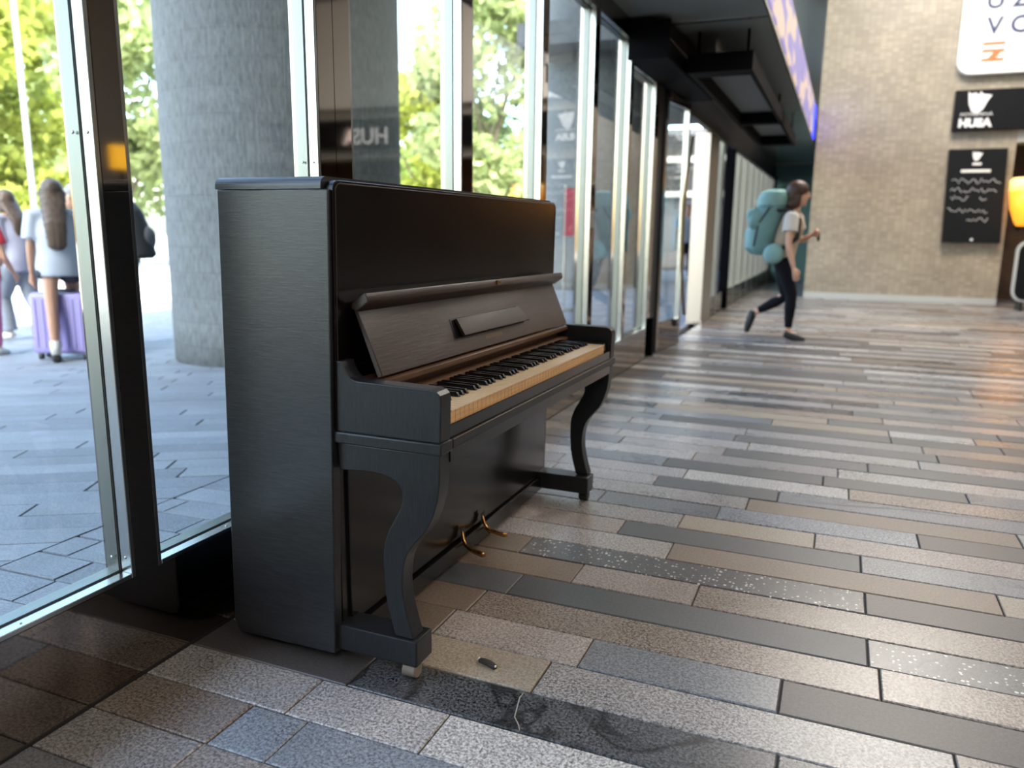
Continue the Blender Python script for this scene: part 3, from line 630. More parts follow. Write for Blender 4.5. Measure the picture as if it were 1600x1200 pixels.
for a, b in ((PN0+.032, PN0+.058), (PN1-.038, PN1-.032)): bx('stile', -1.10, -1.068, a, b, .09, .56, 'piano_front', piano)
bx('bottom_rail', -1.10, -1.048, PN0+.032, PN1-.032, .034, .086, 'piano_front', piano, .002)
mb = MB(); mb.box(-1.37, -1.345, PN0+.032, PN1-.032, .06, 1.14); obj('back_panel', mb, 'piano_side', piano)
for y in (1.7, 2.22, 2.74): bx('back_post', -1.345, -1.28, y-.03, y+.03, .06, 1.1, 'piano_side', piano)
bx('bottom_board', -1.345, -1.10, PN0+.032, PN1-.032, .034, .055, 'piano_side', piano)
def kb(name, x0, x1, y0, y1, z0, z1, mat, bevel=0., par=None):      # a piece of the sagging key bed
    m = MB(); m.box(x0, x1, y0, y1, z0, z1); m.v = [(x, y, z+drop(y)) for x, y, z in m.v]; return obj(name, m, mat, par or piano, bevel)
kb('key_bed', -1.06, -.80, 1.545, 2.89, .566, .602, 'piano_front')
kb('front_rail', -.81, -.787, 1.545, 2.89, .545, .576, 'piano_front')
fm_ = kb('front_moulding', -.80, -.780, 1.545, 2.89, .577, .600, 'piano_leg', .003); kb('worn_highlight', -.7815, -.7795, 1.546, 2.889, .5985, .6003, 'worn_highlight', 0, fm_)  # tan strip: worn edge with its highlight put into the colour
kb('key_slip', -.7925, -.787, 1.540, 2.89, .601, .633, 'piano_front', .0015)
arm = [(-1.066, .601), (-1.064, .767), (-1.037, .767), (-1.032, .750), (-1.026, .740), (-1.018, .731), (-1.007, .726), (-.994, .724), (-.804, .721), (-.793, .717), (-.785, .709), (-.782, .698), (-.785, .601)]
legL = [(-1.057, .505), (-1.005, .508), (-.970, .510), (-.944, .508), (-.927, .505), (-.914, .500), (-.902, .494), (-.895, .486), (-.889, .477), (-.887, .468), (-.886, .456), (-.888, .444), (-.894, .428), (-.903, .412), (-.914, .393), (-.924, .375), (-.931, .358), (-.937, .340), (-.940, .320), (-.941, .300), (-.941, .278), (-.940, .257), (-.937, .210), (-.931, .175), (-.924, .150), (-.913, .109)]
legR = [(-.790, .571), (-.790, .523), (-.791, .500), (-.794, .477), (-.796, .463), (-.800, .450), (-.807, .427), (-.815, .408), (-.826, .388), (-.840, .371), (-.854, .355), (-.866, .339), (-.876, .323), (-.883, .305), (-.887, .288), (-.890, .267), (-.891, .245), (-.890, .225), (-.888, .206), (-.882, .177), (-.873, .144), (-.862, .109)]
legp = [(-1.060, .571)]+legR+legL[::-1]
for (s, y0, y1) in ((1, 1.490, 1.540), (-1, 2.887, 2.937)):
    d_ = drop(y0) if s < 0 else 0
    m = MB(); m.prism([(x, z+d_) for x, z in arm], 'y', y0, y1); obj('arm', m, 'piano_leg', piano, .0025)
    m = MB(); m.box(-1.066, -.780, y0-.006, y1+.004, .573+d_, .601+d_); obj('arm_moulding', m, 'piano_leg', piano, .004)
    m = MB(); m.prism(legp, 'y', y0+.006, y1+.006); lg_ = obj('leg', m, 'piano_leg', piano, .0025)
    t0, t1 = (y0, y0+.078) if s > 0 else (y1-.078, y1)
    toe = MB(); toe.box(-1.075, -.851, t0, t1, .040, .107); tb = obj('toe_block', toe, 'piano_leg', piano, .004)
    yc = t0+.026 if s > 0 else t1-.030; cas = MB(); cas.box(-.892, -.866, yc-.016, yc+.016, .034, .041); cas.box(-.872, -.866, yc-.010, yc+.010, .014, .036); cas.box(-.892, -.888, yc-.010, yc+.010, .014, .036)
    co = obj('caster', cas, 'brass', piano)
    m = MB(); m.tube([(-.897, yc, .0205), (-.861, yc, .0205)], .0205, 20); obj('wheel', m, 'wheel_pale' if s > 0 else 'rubber', co, .003)
for y in (1.53, 2.91):
    m = MB(); m.box(-1.33, -1.30, y-.015, y+.015, .022, .036); co = obj('caster', m, 'brass_dull', piano); m = MB(); m.tube([(-1.315, y-.01, .0185), (-1.315, y+.01, .0185)], .018, 16); obj('wheel', m, 'rubber', co)
# fallboard, folded open against the front panel
def kprism(name, pts, y0, y1, mat, bevel=0., par=None, axis='y'):
    m = MB(); m.prism(pts, 'y', y0, y1); m.v = [(x, y, z+drop(y)) for x, y, z in m.v]; return obj(name, m, mat, par or piano, bevel)
fb = kprism('fallboard', [(-.963, .729), (-1.0265, .881), (-1.040, .887), (-.977, .724)], 1.545, 2.885, 'piano_lid', .002)
kprism('lip', [(-1.041, .884), (-1.040, .896), (-1.008, .921), (-.999, .922), (-.993, .904), (-.998, .898), (-1.026, .877)], 1.538, 2.915, 'piano_lid', .003, fb)
bn = Vector((-.963-(-1.0265), 0, .729-.881)).normalized(); nn = Vector((.923, 0, .385))       # down the board, out of the board
def bpt(s, y, o=0.): q = Vector((-.963, y, .729))-bn*s+nn*o; return Vector((q.x, y, q.z+drop(y)))
m = MB(); a = [bpt(.099, 1.985, .002), bpt(.099, 2.447, .002), bpt(.046, 2.49, .010), bpt(.046, 1.985, .010)]; b_ = [v+nn*.009 for v in a]
m.add(a+b_, [(0, 1, 2, 3), (7, 6, 5, 4), (0, 1, 5, 4), (1, 2, 6, 5), (2, 3, 7, 6), (3, 0, 4, 7)]); obj('music_flap', m, 'flap_wood', fb, .001)
m = MB(); a = [bpt(.103, 1.962, .0006), bpt(.103, 2.455, .0006), bpt(.044, 2.475, .0006), bpt(.044, 1.955, .0006)]; m.add(a+[v+nn*.0006 for v in a], [(0, 1, 2, 3), (7, 6, 5, 4), (0, 1, 5, 4), (1, 2, 6, 5), (2, 3, 7, 6), (3, 0, 4, 7)]); obj('flap_recess_shade', m, 'ebony', fb)  # flat dark sheet, its colour stands for the shaded gap round the flap
for i in range(9):
    y = 2.145+i*.0145; m = MB(); a = [bpt(.034, y, .0004), bpt(.034, y+.010, .0004), bpt(.022, y+.009, .0004), bpt(.022, y+.001, .0004)]
    m.add(a+[v+nn*.0003 for v in a], [(7, 6, 5, 4), (0, 1, 5, 4), (1, 2, 6, 5), (2, 3, 7, 6), (3, 0, 4, 7)]); obj('worn_letter', m, 'gold_decal', fb)
m = MB(); m.box(-.9985, -.9915, 2.275, 2.305, .905, .919); m.v = [(x, y, z+drop(y)) for x, y, z in m.v]; kp = obj('keyhole_plate', m, 'brass_dull', fb); kb('keyhole', -.992, -.991, 2.287, 2.293, .909, .916, 'rubber', 0, kp)
kprism('key_rail', [(-.992, .703), (-.966, .700), (-.958, .706), (-.960, .718), (-.972, .723), (-.992, .722)], 1.541, 2.886, 'name_wood', .002)
kb('name_board', -1.03, -1.0, 1.541, 2.886, .602, .722, 'name_wood')
kb('name_felt', -.998, -.958, 1.541, 2.886, .668, .676, 'felt_brown')
# keys
K0, KW = 1.5625, 1.264/52
wk = []; 
for i in range(52):
    y = K0+i*KW; m = MB(); m.box(-.955, -.7955, y+.0011, y+KW-.0011, .628, .6595, 1); m.box(-.955, -.7935, y+.0011, y+KW-.0011, .6595, .6625, 0)
    m.v = [(a, b, c+drop(b)) for a, b, c in m.v]; obj('white_key', m, ['ivory', 'key_wood'], piano)
for i in range(51):
    if (i % 7) in (0, 2, 3, 5, 6):
        y = K0+(i+1)*KW; m = MB(); h = .0055
        m.prism([(-.957, .6627), (-.8435, .6627), (-.8515, .6745), (-.957, .6765)], 'y', y-h, y+h); m.v = [(a, b+(0 if c < .668 else (.001 if b < y else -.001)), c+drop(b)) for a, b, c in m.v]; obj('black_key', m, 'ebony', piano, .001)
kb('key_block', -.955, -.797, K0+1.264+.001, 2.886, .60, .668, 'piano_front', .002); kb('key_block', -.955, -.797, 1.5405, K0-.001, .60, .664, 'piano_front', .002)
# pedals
for (ya, yb, z0) in ((2.140, 2.105, 0), (2.293, 2.285, 0)):
    m = MB(); pth = [(-1.052, .122), (-1.046, .108), (-1.040, .092), (-1.030, .078), (-1.012, .070), (-.990, .066), (-.968, .064), (-.955, .067)]
    P = [Vector((x, ya+(yb-ya)*i/7, z)) for i, (x, z) in enumerate(pth)]
    m.tube(P, [.0035, .0045, .005, .005, .0055, .006, .006, .004], 12, flat=1.9); pd = obj('pedal', m, 'brass', piano, smooth=True)
    m = MB(); m.tube([(-1.048, ya+.012, .072), (-1.020, ya+.006, .055)], .004, 8); obj('pedal_pin', m, 'brass_dull', pd)
bx('pedal_slot', -1.0475, -1.0465, 2.125, 2.155, .09, .13, 'rubber', piano); bx('pedal_slot', -1.0475, -1.0465, 2.278, 2.308, .09, .13, 'rubber', piano)

# ------------------------------------------------------------------ plaza outside
mb = MB(); mb.add([(W-.10, -30, zout(W-.1)-.05), (-12, -30, zout(-12)-.05), (-12, 70, zout(-12)-.05), (W-.10, 70, zout(W-.1)-.05)], [(0, 1, 2, 3)])
mb.add([(W-.10, -30, -.7), (-12, -30, -.7), (-12, 70, -.7), (W-.10, 70, -.7)], [(3, 2, 1, 0)])
plaza = struct(obj('floor_plaza', mb, 'joint_dark'), 'pale blue grey stone plaza outside the windows', 'pavement')
def splank(poly, t):
    m = MB(); n = len(poly); cx = sum(p[0] for p in poly)/n; cy2 = sum(p[1] for p in poly)/n
    P = []
    for (x, y) in poly:
        d = math.hypot(x-cx, y-cy2); P.append((x-(x-cx)/d*.005, y-(y-cy2)/d*.012))
    top = [(x, y, zout(x)+t) for x, y in P]; bot = [(x, y, zout(x)-.055) for x, y in P]
    m.add(top+bot, [tuple(range(n))]+[(i, (i+1) % n, n+(i+1) % n, n+i) for i in range(n)]); return m
orest = [MB(), MB(), MB()]; left = 290; ro = random.Random(11)
for k in range(-40, 120):          # strip along the facade, rows square to the wall
    y0 = ROW0+k*ROWH*1.0; x = W-.105; ny0, ny1 = y0, y0+ROWH
    cuts = [x, x-ro.uniform(.3, .8), -2.45]
    for i in range(2):
        poly = [(cuts[i+1], ny0), (cuts[i], ny0), (cuts[i], ny1), (cuts[i+1], ny1)]; c_ = ro.randrange(3)
        m = splank(poly, ro.uniform(-.001, .001))
        if 0 <= k <= 14 and left > 0: left -= 1; obj('paving_plank', m, OUTG[c_], plaza)
        else: orest[c_].add(m.v, m.f)
ca, sa = math.cos(R(27)), math.sin(R(27))
def clipx(poly, xm):
    out = []
    for i in range(len(poly)):
        a, b = poly[i], poly[(i+1) % len(poly)]
        if a[0] <= xm: out.append(a)
        if (a[0] <= xm) != (b[0] <= xm): t = (xm-a[0])/(b[0]-a[0]); out.append((xm, a[1]+t*(b[1]-a[1])))
    return out
for k in range(-40, 150):          # the open plaza, rows turned against the wall
    v = k*.15; u = -26+ro.uniform(0, .9)
    while u < 22:
        u1 = u+ro.uniform(.6, 1.15); q = [(a*ca-b*sa-3.0, a*sa+b*ca+2.2) for a, b in ((u, v), (u1, v), (u1, v+.15), (u, v+.15))]; u = u1
        cxm = sum(p[0] for p in q)/4; cym = sum(p[1] for p in q)/4
        if cxm < -11.9 or cym < -2 or cym > 24 or cxm > W: continue
        poly = clipx(q, -2.453)
        if len(poly) < 3: continue
        ar = abs(sum(poly[i][0]*poly[(i+1) % len(poly)][1]-poly[(i+1) % len(poly)][0]*poly[i][1] for i in range(len(poly))))/2
        if ar < .004: continue
        m = splank(poly, ro.uniform(-.001, .001)); c_ = ro.randrange(3)
        r_ = cym/max(.1, -cxm)
        if left > 0 and cxm > -5.4 and .5 < r_ < 1.15: left -= 1; obj('paving_plank', m, OUTG[c_], plaza)
        else: orest[c_].add(m.v, m.f)
al = MB()
for i in range(3): al.add(orest[i].v, orest[i].f, i)
tag(obj('far_paving', al, OUTG, plaza), kind='stuff')
mb = MB(); mb.box(-90, -12, -40, 100, zout(-12)-.3, zout(-12)-.06); struct(obj('floor_street', mb, 'asphalt'), 'sunlit pale street beyond the plaza', 'street')
# overhang and canopy slab
struct(bx('ceiling_overhang', -6.1, W-.1, -30, 17.2, 9.2, 9.75, 'slab_grey'), 'high concrete roof edge shading the plaza', 'overhang')
struct(bx('wall_upper', W-.1, FX1+.2, -30, 60, 6.3, 9.75, 'slab_grey'), 'upper storeys of the station building', 'building')
struct(bx('wall_sunblock_far', W-.1, FX1+.2, 18.5, 60, -.5, 6.3, 'slab_grey'), 'added building mass past the hall, keeping sun off the plaza', 'building')  # solid block added past the hall end to stop sun patches on the plaza
struct(bx('wall_sunblock_near', W-.1, FX1+.2, -30, -8.2, -.5, 6.3, 'slab_grey'), 'added unseen building mass behind the viewer, keeping sun off the plaza', 'building')  # unseen counterpart, added so sun cannot pass beside the hall
struct(bx('trim_5', -5.85, W-.12, 14.2, 26, 4.35, 4.75, 'slab_grey'), 'dark canopy slab outside resting on the farther concrete column', 'canopy')
def column(cx, cy, r, label):
    m = MB(); seg = 48; z0 = zout(cx)-.05
    m.loft([(cx, cy, z, r*(1+(.004 if k % 2 else 0)), r*(1+(.004 if k % 2 else 0))) for k, z in enumerate([z0+j*(9.22-z0)/24 for j in range(25)])], seg)
    return tag(obj('concrete_column', m, 'concrete', smooth=True, origin=(cx, cy, z0)), label, 'column')
column(-4.82, 6.13, 1.05, 'massive round grey concrete column outside, beside the near end of the piano')
column(-4.82, 15.9, 1.0, 'farther round concrete column outside, carrying the dark canopy slab')
# lamp post
lp = Vector((-14.6, 10.9, zout(-13)))
pst = thing('street_lamp', 'tall slim white street lamp post among the trees', 'lamp post', lp)
m = MB(); m.tube([lp, lp+Vector((0, 0, 3)), lp+Vector((0, 0, 7.5))], [.06, .05, .04], 12); obj('pole', m, 'lamp_white', pst, smooth=True); m = MB(); m.loft([(lp.x, lp.y, lp.z, .16, .16), (lp.x, lp.y, lp.z+.25, .10, .10)], 12); obj('foot', m, 'lamp_white', pst)
m = MB(); m.tube([lp+Vector((0, 0, 7.4)), lp+Vector((.3, -.3, 7.6)), lp+Vector((.8, -.8, 7.6))], .04, 8); m.box(lp.x+.6, lp.x+1.1, lp.y-1.1, lp.y-.7, lp.z+7.54, lp.z+7.62); obj('lamp_head', m, 'lamp_white', pst)
# banner
bb = gout((874, 470)); bp_ = Vector((-3.6, 10.6, zout(-3.6)))
bnr = thing('banner', 'narrow red banner on a thin pole outside past the piano', 'banner', bp_)
m = MB(); m.tube([bp_, bp_+Vector((0, 0, 1.75))], .015, 8); obj('pole', m, 'steel', bnr); m = MB(); m.box(bp_.x-.02, bp_.x+.13, bp_.y-.012, bp_.y+.012, bp_.z+1.05, bp_.z+1.7); obj('cloth', m, 'banner_red', bnr); m = MB(); m.box(bp_.x-.15, bp_.x+.15, bp_.y-.15, bp_.y+.15, bp_.z, bp_.z+.03); obj('foot', m, 'steel', bnr)

# trees
def crown_mesh(name, seed, nleaf, size, R0, H0, low=1.0):
    rg = np.random.default_rng(seed); nb = 26
    th = rg.uniform(0, 2*np.pi, nb); rr = np.sqrt(rg.uniform(0, 1, nb))*R0*.8; hh = rg.uniform(low, H0, nb)
    taper = 1-.55*np.abs((hh-low)/(H0-low)-.4); bx_, by_ = rr*np.cos(th)*taper, rr*np.sin(th)*taper; br = rg.uniform(.45, .85, nb)*R0*.5
    idx = rg.integers(0, nb, nleaf); d = rg.normal(size=(nleaf, 3)); d /= np.linalg.norm(d, axis=1)[:, None]; d *= (rg.uniform(.55, 1.05, nleaf)**.7)[:, None]*br[idx][:, None]
    c = np.stack([bx_[idx], by_[idx], hh[idx]], 1)+d
    a = rg.normal(size=(nleaf, 3)); a /= np.linalg.norm(a, axis=1)[:, None]; b = np.cross(a, rg.normal(size=(nleaf, 3))); b /= np.linalg.norm(b, axis=1)[:, None]
    s = size*rg.uniform(.6, 1.3, nleaf)[:, None]
    V = np.stack([c-a*s, c+b*s*.55, c+a*s, c-b*s*.55], 1).reshape(-1, 3); V[:, 2] = np.maximum(V[:, 2], .05)
    me = bpy.data.meshes.new(name); n = nleaf
    me.vertices.add(4*n); me.vertices.foreach_set('co', V.reshape(-1)); me.loops.add(4*n); me.loops.foreach_set('vertex_index', np.arange(4*n)); me.polygons.add(n); me.polygons.foreach_set('loop_start', np.arange(0, 4*n, 4)); me.polygons.foreach_set('loop_total', np.full(n, 4)); me.update(); me.validate()
    return me, list(zip(bx_, by_, hh))
CR = [crown_mesh('crown_a', 1, 9000, .20, 3.2, 8.5), crown_mesh('crown_b', 2, 9000, .20, 2.8, 6.2), crown_mesh('crown_c', 3, 5200, .22, 3.0, 9.5, 2.0)]
LM = ['leaf_yellow', 'leaf_green', 'leaf_pale']
for (me, _), lm in zip(CR, LM): me.materials.append(M[lm])
TRUNK = []
for me, bl_ in CR:
    m = MB(); m.tube([(0, 0, -.1), (.05, 0, 1.5), (.0, .1, 4)], [.22, .17, .08], 10)
    for (x, y, z) in bl_[::3]: m.tube([(0, 0, max(.8, z*.45)), (x*.5, y*.5, z*.75), (x, y, z)], [.08, .05, .02], 6)
    t = bpy.data.meshes.new('trunk'); t.from_pydata(m.v, [], m.f); t.materials.append(M['bark']); TRUNK.append(t)
TREES = [(-21.5, 14.2, 0, 1.0, 'broad yellow green tree behind the white street lamp'), (-33, 23.5, 0, 1.35, 'large yellow green tree standing behind the women on the plaza'),
         (-23.5, 21.0, 2, 1.15, 'airy pale tree between the mirror post and the massive concrete column'), (-21.5, 39.0, 0, 1.12, 'bright yellow green tree beside the massive concrete column'),
         (-30, 55, 1, 1.25, 'broad dense green tree farther off behind the bright yellow green tree'), (-15.6, 34.5, 2, 1.35, 'tall airy pale tree with sky between its branches, behind the piano'),
         (-24, 58, 1, 1.1, 'dense green tree behind the tall airy pale tree'), (-17, 50, 1, .95, 'bushy green tree near the dark canopy slab'), (-26, 12.0, 1, .8, 'small green tree behind the broad yellow green tree')]
TREES = TREES[:-1]
for i, (x, y, k, s, lb) in enumerate(TREES):
    root = thing('tree', lb, 'tree', (x, y, zout(-12)-.06), 'trees across the street'); root.rotation_euler.z = i*1.3; root.scale = (s, s, s)
    for nm, me in (('crown', CR[k][0]), ('trunk', TRUNK[k])):
        o = bpy.data.objects.new(nm, me); COL.objects.link(o); o.parent = root
# grey building seen through the open doorway
gb = thing('building', 'grey concrete building with dark window bands seen through the doorway', 'building', (-6, 29, zout(-12)-.06)); zg = zout(-12)-.06
bx('wall', -10.5, -2.0, 29, 34, zg, 4.6, 'slab_grey', gb)
for z in (2.5, 3.7):
    bx('window_band', -10.3, -2.2, 28.93, 29.0, z, z+.7, 'black_satin', gb); bx('ledge', -10.5, -2.0, 28.8, 29.0, z-.25, z-.05, 'beam_grey', gb)
bx('entrance_band', -10.3, -2.2, 28.95, 29.0, zg, 2.0, 'ceiling_grey', gb)

# ------------------------------------------------------------------ people
def skin_mesh(nodes, edges, root):
    names = list(nodes); me = bpy.data.meshes.new('skin'); me.from_pydata([nodes[n][:3] for n in names], [(names.index(a), names.index(b)) for a, b in edges], [])
    o = bpy.data.objects.new('skin', me); COL.objects.link(o); md = o.modifiers.new('s', 'SKIN'); md.use_smooth_shade = True; md.branch_smoothing = .4
    sv = me.skin_vertices[0].data
    for i, n in enumerate(names):
        r = nodes[n][3:]; sv[i].radius = (r[0], r[1] if len(r) > 1 else r[0]); sv[i].use_root = (n == root)
    sb = o.modifiers.new('u', 'SUBSURF'); sb.levels = 1; sb.render_levels = 1
    bpy.context.view_layer.update()
    out = bpy.data.meshes.new_from_object(o.evaluated_get(bpy.context.evaluated_depsgraph_get())); bpy.data.objects.remove(o)
    return [tuple(v.co) for v in out.vertices], [tuple(p.vertices) for p in out.polygons]
def fuse(name, mb, mat, parent, vox):
    me = bpy.data.meshes.new('f'); off = wloc(parent); me.from_pydata([(v[0]-off.x, v[1]-off.y, v[2]-off.z) for v in mb.v], [], mb.f)
    o = bpy.data.objects.new('f', me); COL.objects.link(o); rm = o.modifiers.new('r', 'REMESH'); rm.mode = 'VOXEL'; rm.voxel_size = vox
    sm = o.modifiers.new('m', 'SMOOTH'); sm.iterations = 4; sm.factor = .5
    bpy.context.view_layer.update()
    out = bpy.data.meshes.new_from_object(o.evaluated_get(bpy.context.evaluated_depsgraph_get())); bpy.data.objects.remove(o)
    return link(name, out, mat, parent, True)
V3 = Vector
def person(label, base, heading, h, J, look, wear, group=None, fine=.011):
    """J: joints in body space (forward, left, up) as fractions of height; look: skin, hair; wear: clothing."""
    base = V3(base); f = V3((math.cos(heading), math.sin(heading), 0)); l = V3((-f.y, f.x, 0))
    def P(j): return base + f*(j[0]*h) + l*(j[1]*h) + V3((0, 0, j[2]*h))
    root = thing('person', label, 'person', base, group)
    D = dict(pelvis=(0, 0, .53), belly=(0, 0, .60), chest=(0, 0, .71), collar=(0, 0, .80), neck=(.005, 0, .845), head=(.015, 0, .925),
             shl=(0, .105, .805), shr=(0, -.105, .805), ell=(-.01, .13, .63), elr=(-.01, -.13, .63), wrl=(.02, .135, .485), wrr=(.02, -.135, .485),
             hpl=(0, .052, .51), hpr=(0, -.052, .51), knl=(.01, .055, .285), knr=(.01, -.055, .285), anl=(0, .055, .045), anr=(0, -.055, .045), tol=(.095, .06, .018), tor=(.095, -.06, .018))
    D.update(J); Q = {k: P(v) for k, v in D.items()}
    rad = dict(pelvis=.062, belly=.056, chest=.064, collar=.045, neck=.030, shl=.035, shr=.035, ell=.022, elr=.022, wrl=.015, wrr=.015, hpl=.055, hpr=.055, knl=.033, knr=.033, anl=.020, anr=.020, tol=.016, tor=.016)
    N = {k: (*Q[k], rad[k]*h) for k in rad}
    E_ = [('pelvis', 'belly'), ('belly', 'chest'), ('chest', 'collar'), ('collar', 'neck'), ('collar', 'shl'), ('collar', 'shr'), ('shl', 'ell'), ('shr', 'elr'), ('ell', 'wrl'), ('elr', 'wrr'), ('pelvis', 'hpl'), ('pelvis', 'hpr'), ('hpl', 'knl'), ('hpr', 'knr'), ('knl', 'anl'), ('knr', 'anr'), ('anl', 'tol'), ('anr', 'tor')]
    for a, b, n, r in (('shl', 'ell', 'ual', .028), ('shr', 'elr', 'uar', .028), ('hpl', 'knl', 'thl', .045), ('hpr', 'knr', 'thr', .045), ('knl', 'anl', 'cal', .033), ('knr', 'anr', 'car', .033), ('ell', 'wrl', 'fal', .022), ('elr', 'wrr', 'far', .022)):
        t = .4 if n[0] != 'c' else .3; q = Q[a].lerp(Q[b], t); N[n] = (*q, r*h); E_.remove((a, b)); E_ += [(a, n), (n, b)]
    body = MB(); body.add(*skin_mesh(N, E_, 'pelvis'))
    hd = Q['head']; hf = look.get('face'); fdir = (f*math.cos(hf)+l*math.sin(hf)) if hf is not None else f; sdir = V3((-fdir.y, fdir.x, 0)); u = V3((0, 0, 1)); s = h*.066
    def hp(a, b, c): return hd+fdir*(a*s)+sdir*(b*s)+u*(c*s)
    def hball(a, b, c, r): 
        m = MB(); m.ball((0, 0, 0), (r[0]*s, r[1]*s, r[2]*s), 16, 12)
        body.add([tuple(hp(a, b, c)+fdir*v[0]+sdir*v[1]+u*v[2]) for v in m.v], m.f)
    hball(-.05, 0, .18, (.92, .76, .92)); hball(.22, 0, -.35, (.62, .60, .72)); hball(.55, 0, -.82, (.22, .26, .22)); hball(.86, 0, -.12, (.17, .12, .24)); hball(.90, 0, -.24, (.16, .16, .12))
    hball(-.05, .76, -.05, (.14, .08, .24)); hball(-.05, -.76, -.05, (.14, .08, .24)); hball(.74, 0, -.52, (.12, .24, .10))
    body.tube([Q['collar'], Q['neck'], hd-u*(.2*s)], [.036*h, .030*h, .032*h], 12)
    for sd, el, wr in ((1, 'ell', 'wrl'), (-1, 'elr', 'wrr')):        # hands: palm, four fingers of unequal length, thumb
        d = (Q[wr]-Q[el]).normalized(); k = h*.0105; curl = look.get('curl', {}).get(wr, .35); pn = (l*(-sd)) - d*(l*(-sd)).dot(d)
        pn = pn.normalized() if pn.length > .1 else u.cross(d).normalized(); ac = d.cross(pn).normalized()
        w = Q[wr]; palm = w+d*(4.0*k)
        body.tube([w-d*k, w+d*(1.5*k), palm, w+d*(5.2*k)], [1.25*k, 1.5*k, 1.9*k, 1.7*k], 10, flat=.6)
        for i, ln in enumerate((4.0, 4.5, 4.2, 3.3)):
            b0 = w+d*(4.6*k)+ac*((i-1.5)*.92*k); a1 = d*math.cos(curl)+pn*math.sin(curl); a2 = d*math.cos(2.1*curl)+pn*math.sin(2.1*curl); a3 = d*math.cos(3*curl)+pn*math.sin(3*curl)
            p1 = b0+a1*(ln*.42*k); p2 = p1+a2*(ln*.33*k); p3 = p2+a3*(ln*.25*k); body.tube([b0, p1, p2, p3], [.62*k, .56*k, .52*k, .42*k], 8)
        fwd = ac if ac.dot(f) > 0 else -ac
        t0 = w+d*(1.6*k)+fwd*(1.2*k); t1 = t0+(d*.75+fwd*.6+pn*.3).normalized()*(2.0*k); body.tube([t0, t1, t1+(d*.9+pn*.45).normalized()*(1.6*k)], [.75*k, .65*k, .5*k], 8)
    bo = fuse('body', body, look['skin'], root, fine*.75)
    for b in (-.28, .28):
        m = MB(); m.ball(hp(.70, b, .06), .11*s, 10, 8); obj('eye', m, 'eye_dark', root, smooth=True)
    m = MB(); m.ball(hp(.80, 0, -.50), (.07*s, .07*s, .05*s), 10, 8); obj('mouth', m, 'lip', root, smooth=True)
    # hair
    hm = MB()
    def hb(a, b, c, r):
        q = MB(); q.ball((0, 0, 0), (r[0]*s, r[1]*s, r[2]*s), 16, 12); hm.add([tuple(hp(a, b, c)+fdir*v[0]+sdir*v[1]+u*v[2]) for v in q.v], q.f)
    if look['cut'] == 'short': hb(-.16, 0, .36, (.92, .83, .82)); hb(-.45, 0, -.02, (.55, .74, .62))
    elif look['cut'] == 'bob':
        hb(-.14, 0, .40, (1.02, .95, .92)); hb(-.45, 0, -.15, (.82, .92, 1.0)); hb(-.45, 0, -.85, (.78, .84, .66)); hb(-.1, .62, -.45, (.42, .28, .75)); hb(-.1, -.62, -.45, (.42, .28, .75))
    else:
        hb(-.14, 0, .34, (.97, .86, .86)); L_ = look.get('length', 3.4)
        for i in range(9): t = i/8; hb(-.50-1.25*min(1, t*1.5), 0, -.1-L_*t, (.42-.10*t, 1.08-.30*t, .62))
        for b in (-.62, .62): hb(-.15, b, -.45, (.4, .25, .8))
    fuse('hair', hm, look['hair'], root, fine)
    # clothing
    def seg(mb, keys, rr, n=14, ext0=0, ext1=0):
        pts = [Q[k] if isinstance(k, str) else Q[k[0]].lerp(Q[k[1]], k[2]) for k in keys]; mb.tube(pts, [r*h for r in rr], n)
    top = MB(); w_ = wear
    hem = w_.get('hem', .50); loose = w_.get('loose', 1.)
    pv, bl2, ch, co_ = Q['pelvis'], Q['belly'], Q['chest'], Q['collar']
    hmpt = bl2.lerp(pv, 1.0); hmpt = pv+(pv-bl2).normalized()*((.53-hem)*h)
    rings = [(hmpt, .075*loose, .098*loose), (pv.lerp(bl2, .2), .078*loose, .097*loose), (bl2, .076*loose, .088*loose), (ch, .084*loose**.5, .100*loose**.5), (ch.lerp(co_, .6), .072, .108), (co_+V3((0, 0, .012*h)), .050, .082), (co_+V3((0, 0, .032*h)), .036, .040)]
    vs = []; fs = []; n = 24
    for (c, ra, rb) in rings:
        for k in range(n): a = 2*math.pi*k/n; vs.append(c+f*(ra*h*math.cos(a))+l*(rb*h*math.sin(a)))
    for i in range(len(rings)-1):
        for k in range(n): fs.append((i*n+k, i*n+(k+1) % n, (i+1)*n+(k+1) % n, (i+1)*n+k))
    fs.append(tuple(range(n-1, -1, -1))); fs.append(tuple((len(rings)-1)*n+k for k in range(n))); top.add(vs, fs)
    sl = w_.get('sleeve', .55)
    for a, b in (('shl', 'ell'), ('shr', 'elr')):
        slv = top if not w_.get('sleeve_mat') else MB()
        if sl <= 1: seg(slv, [('collar', a, .55), a, (a, b, sl*.6), (a, b, sl)], [.042, .046, .046, .047])
        else: seg(slv, [('collar', a, .55), a, b, (b, 'wr'+b[-1], .95)], [.042, .044, .036, .026])
        if slv is not top: fuse('sleeve', slv, w_['sleeve_mat'], root, fine)
    fuse('shirt', top, w_['top'], root, fine)
    pt = MB(); ln = w_.get('leg', .93); pr = w_.get('legr', 1.0)
    m0 = [(Q['pelvis']+V3((0, 0, .045*h)), .07, .088), (Q['pelvis'], .076, .098), (Q['pelvis']-V3((0, 0, .04*h)), .07, .092)]
    vs = []; fs = []
    for (c, ra, rb) in m0:
        for k in range(n): a = 2*math.pi*k/n; vs.append(c+f*(ra*h*math.cos(a))+l*(rb*h*math.sin(a)))
    for i in range(2):
        for k in range(n): fs.append((i*n+k, i*n+(k+1) % n, (i+1)*n+(k+1) % n, (i+1)*n+k))
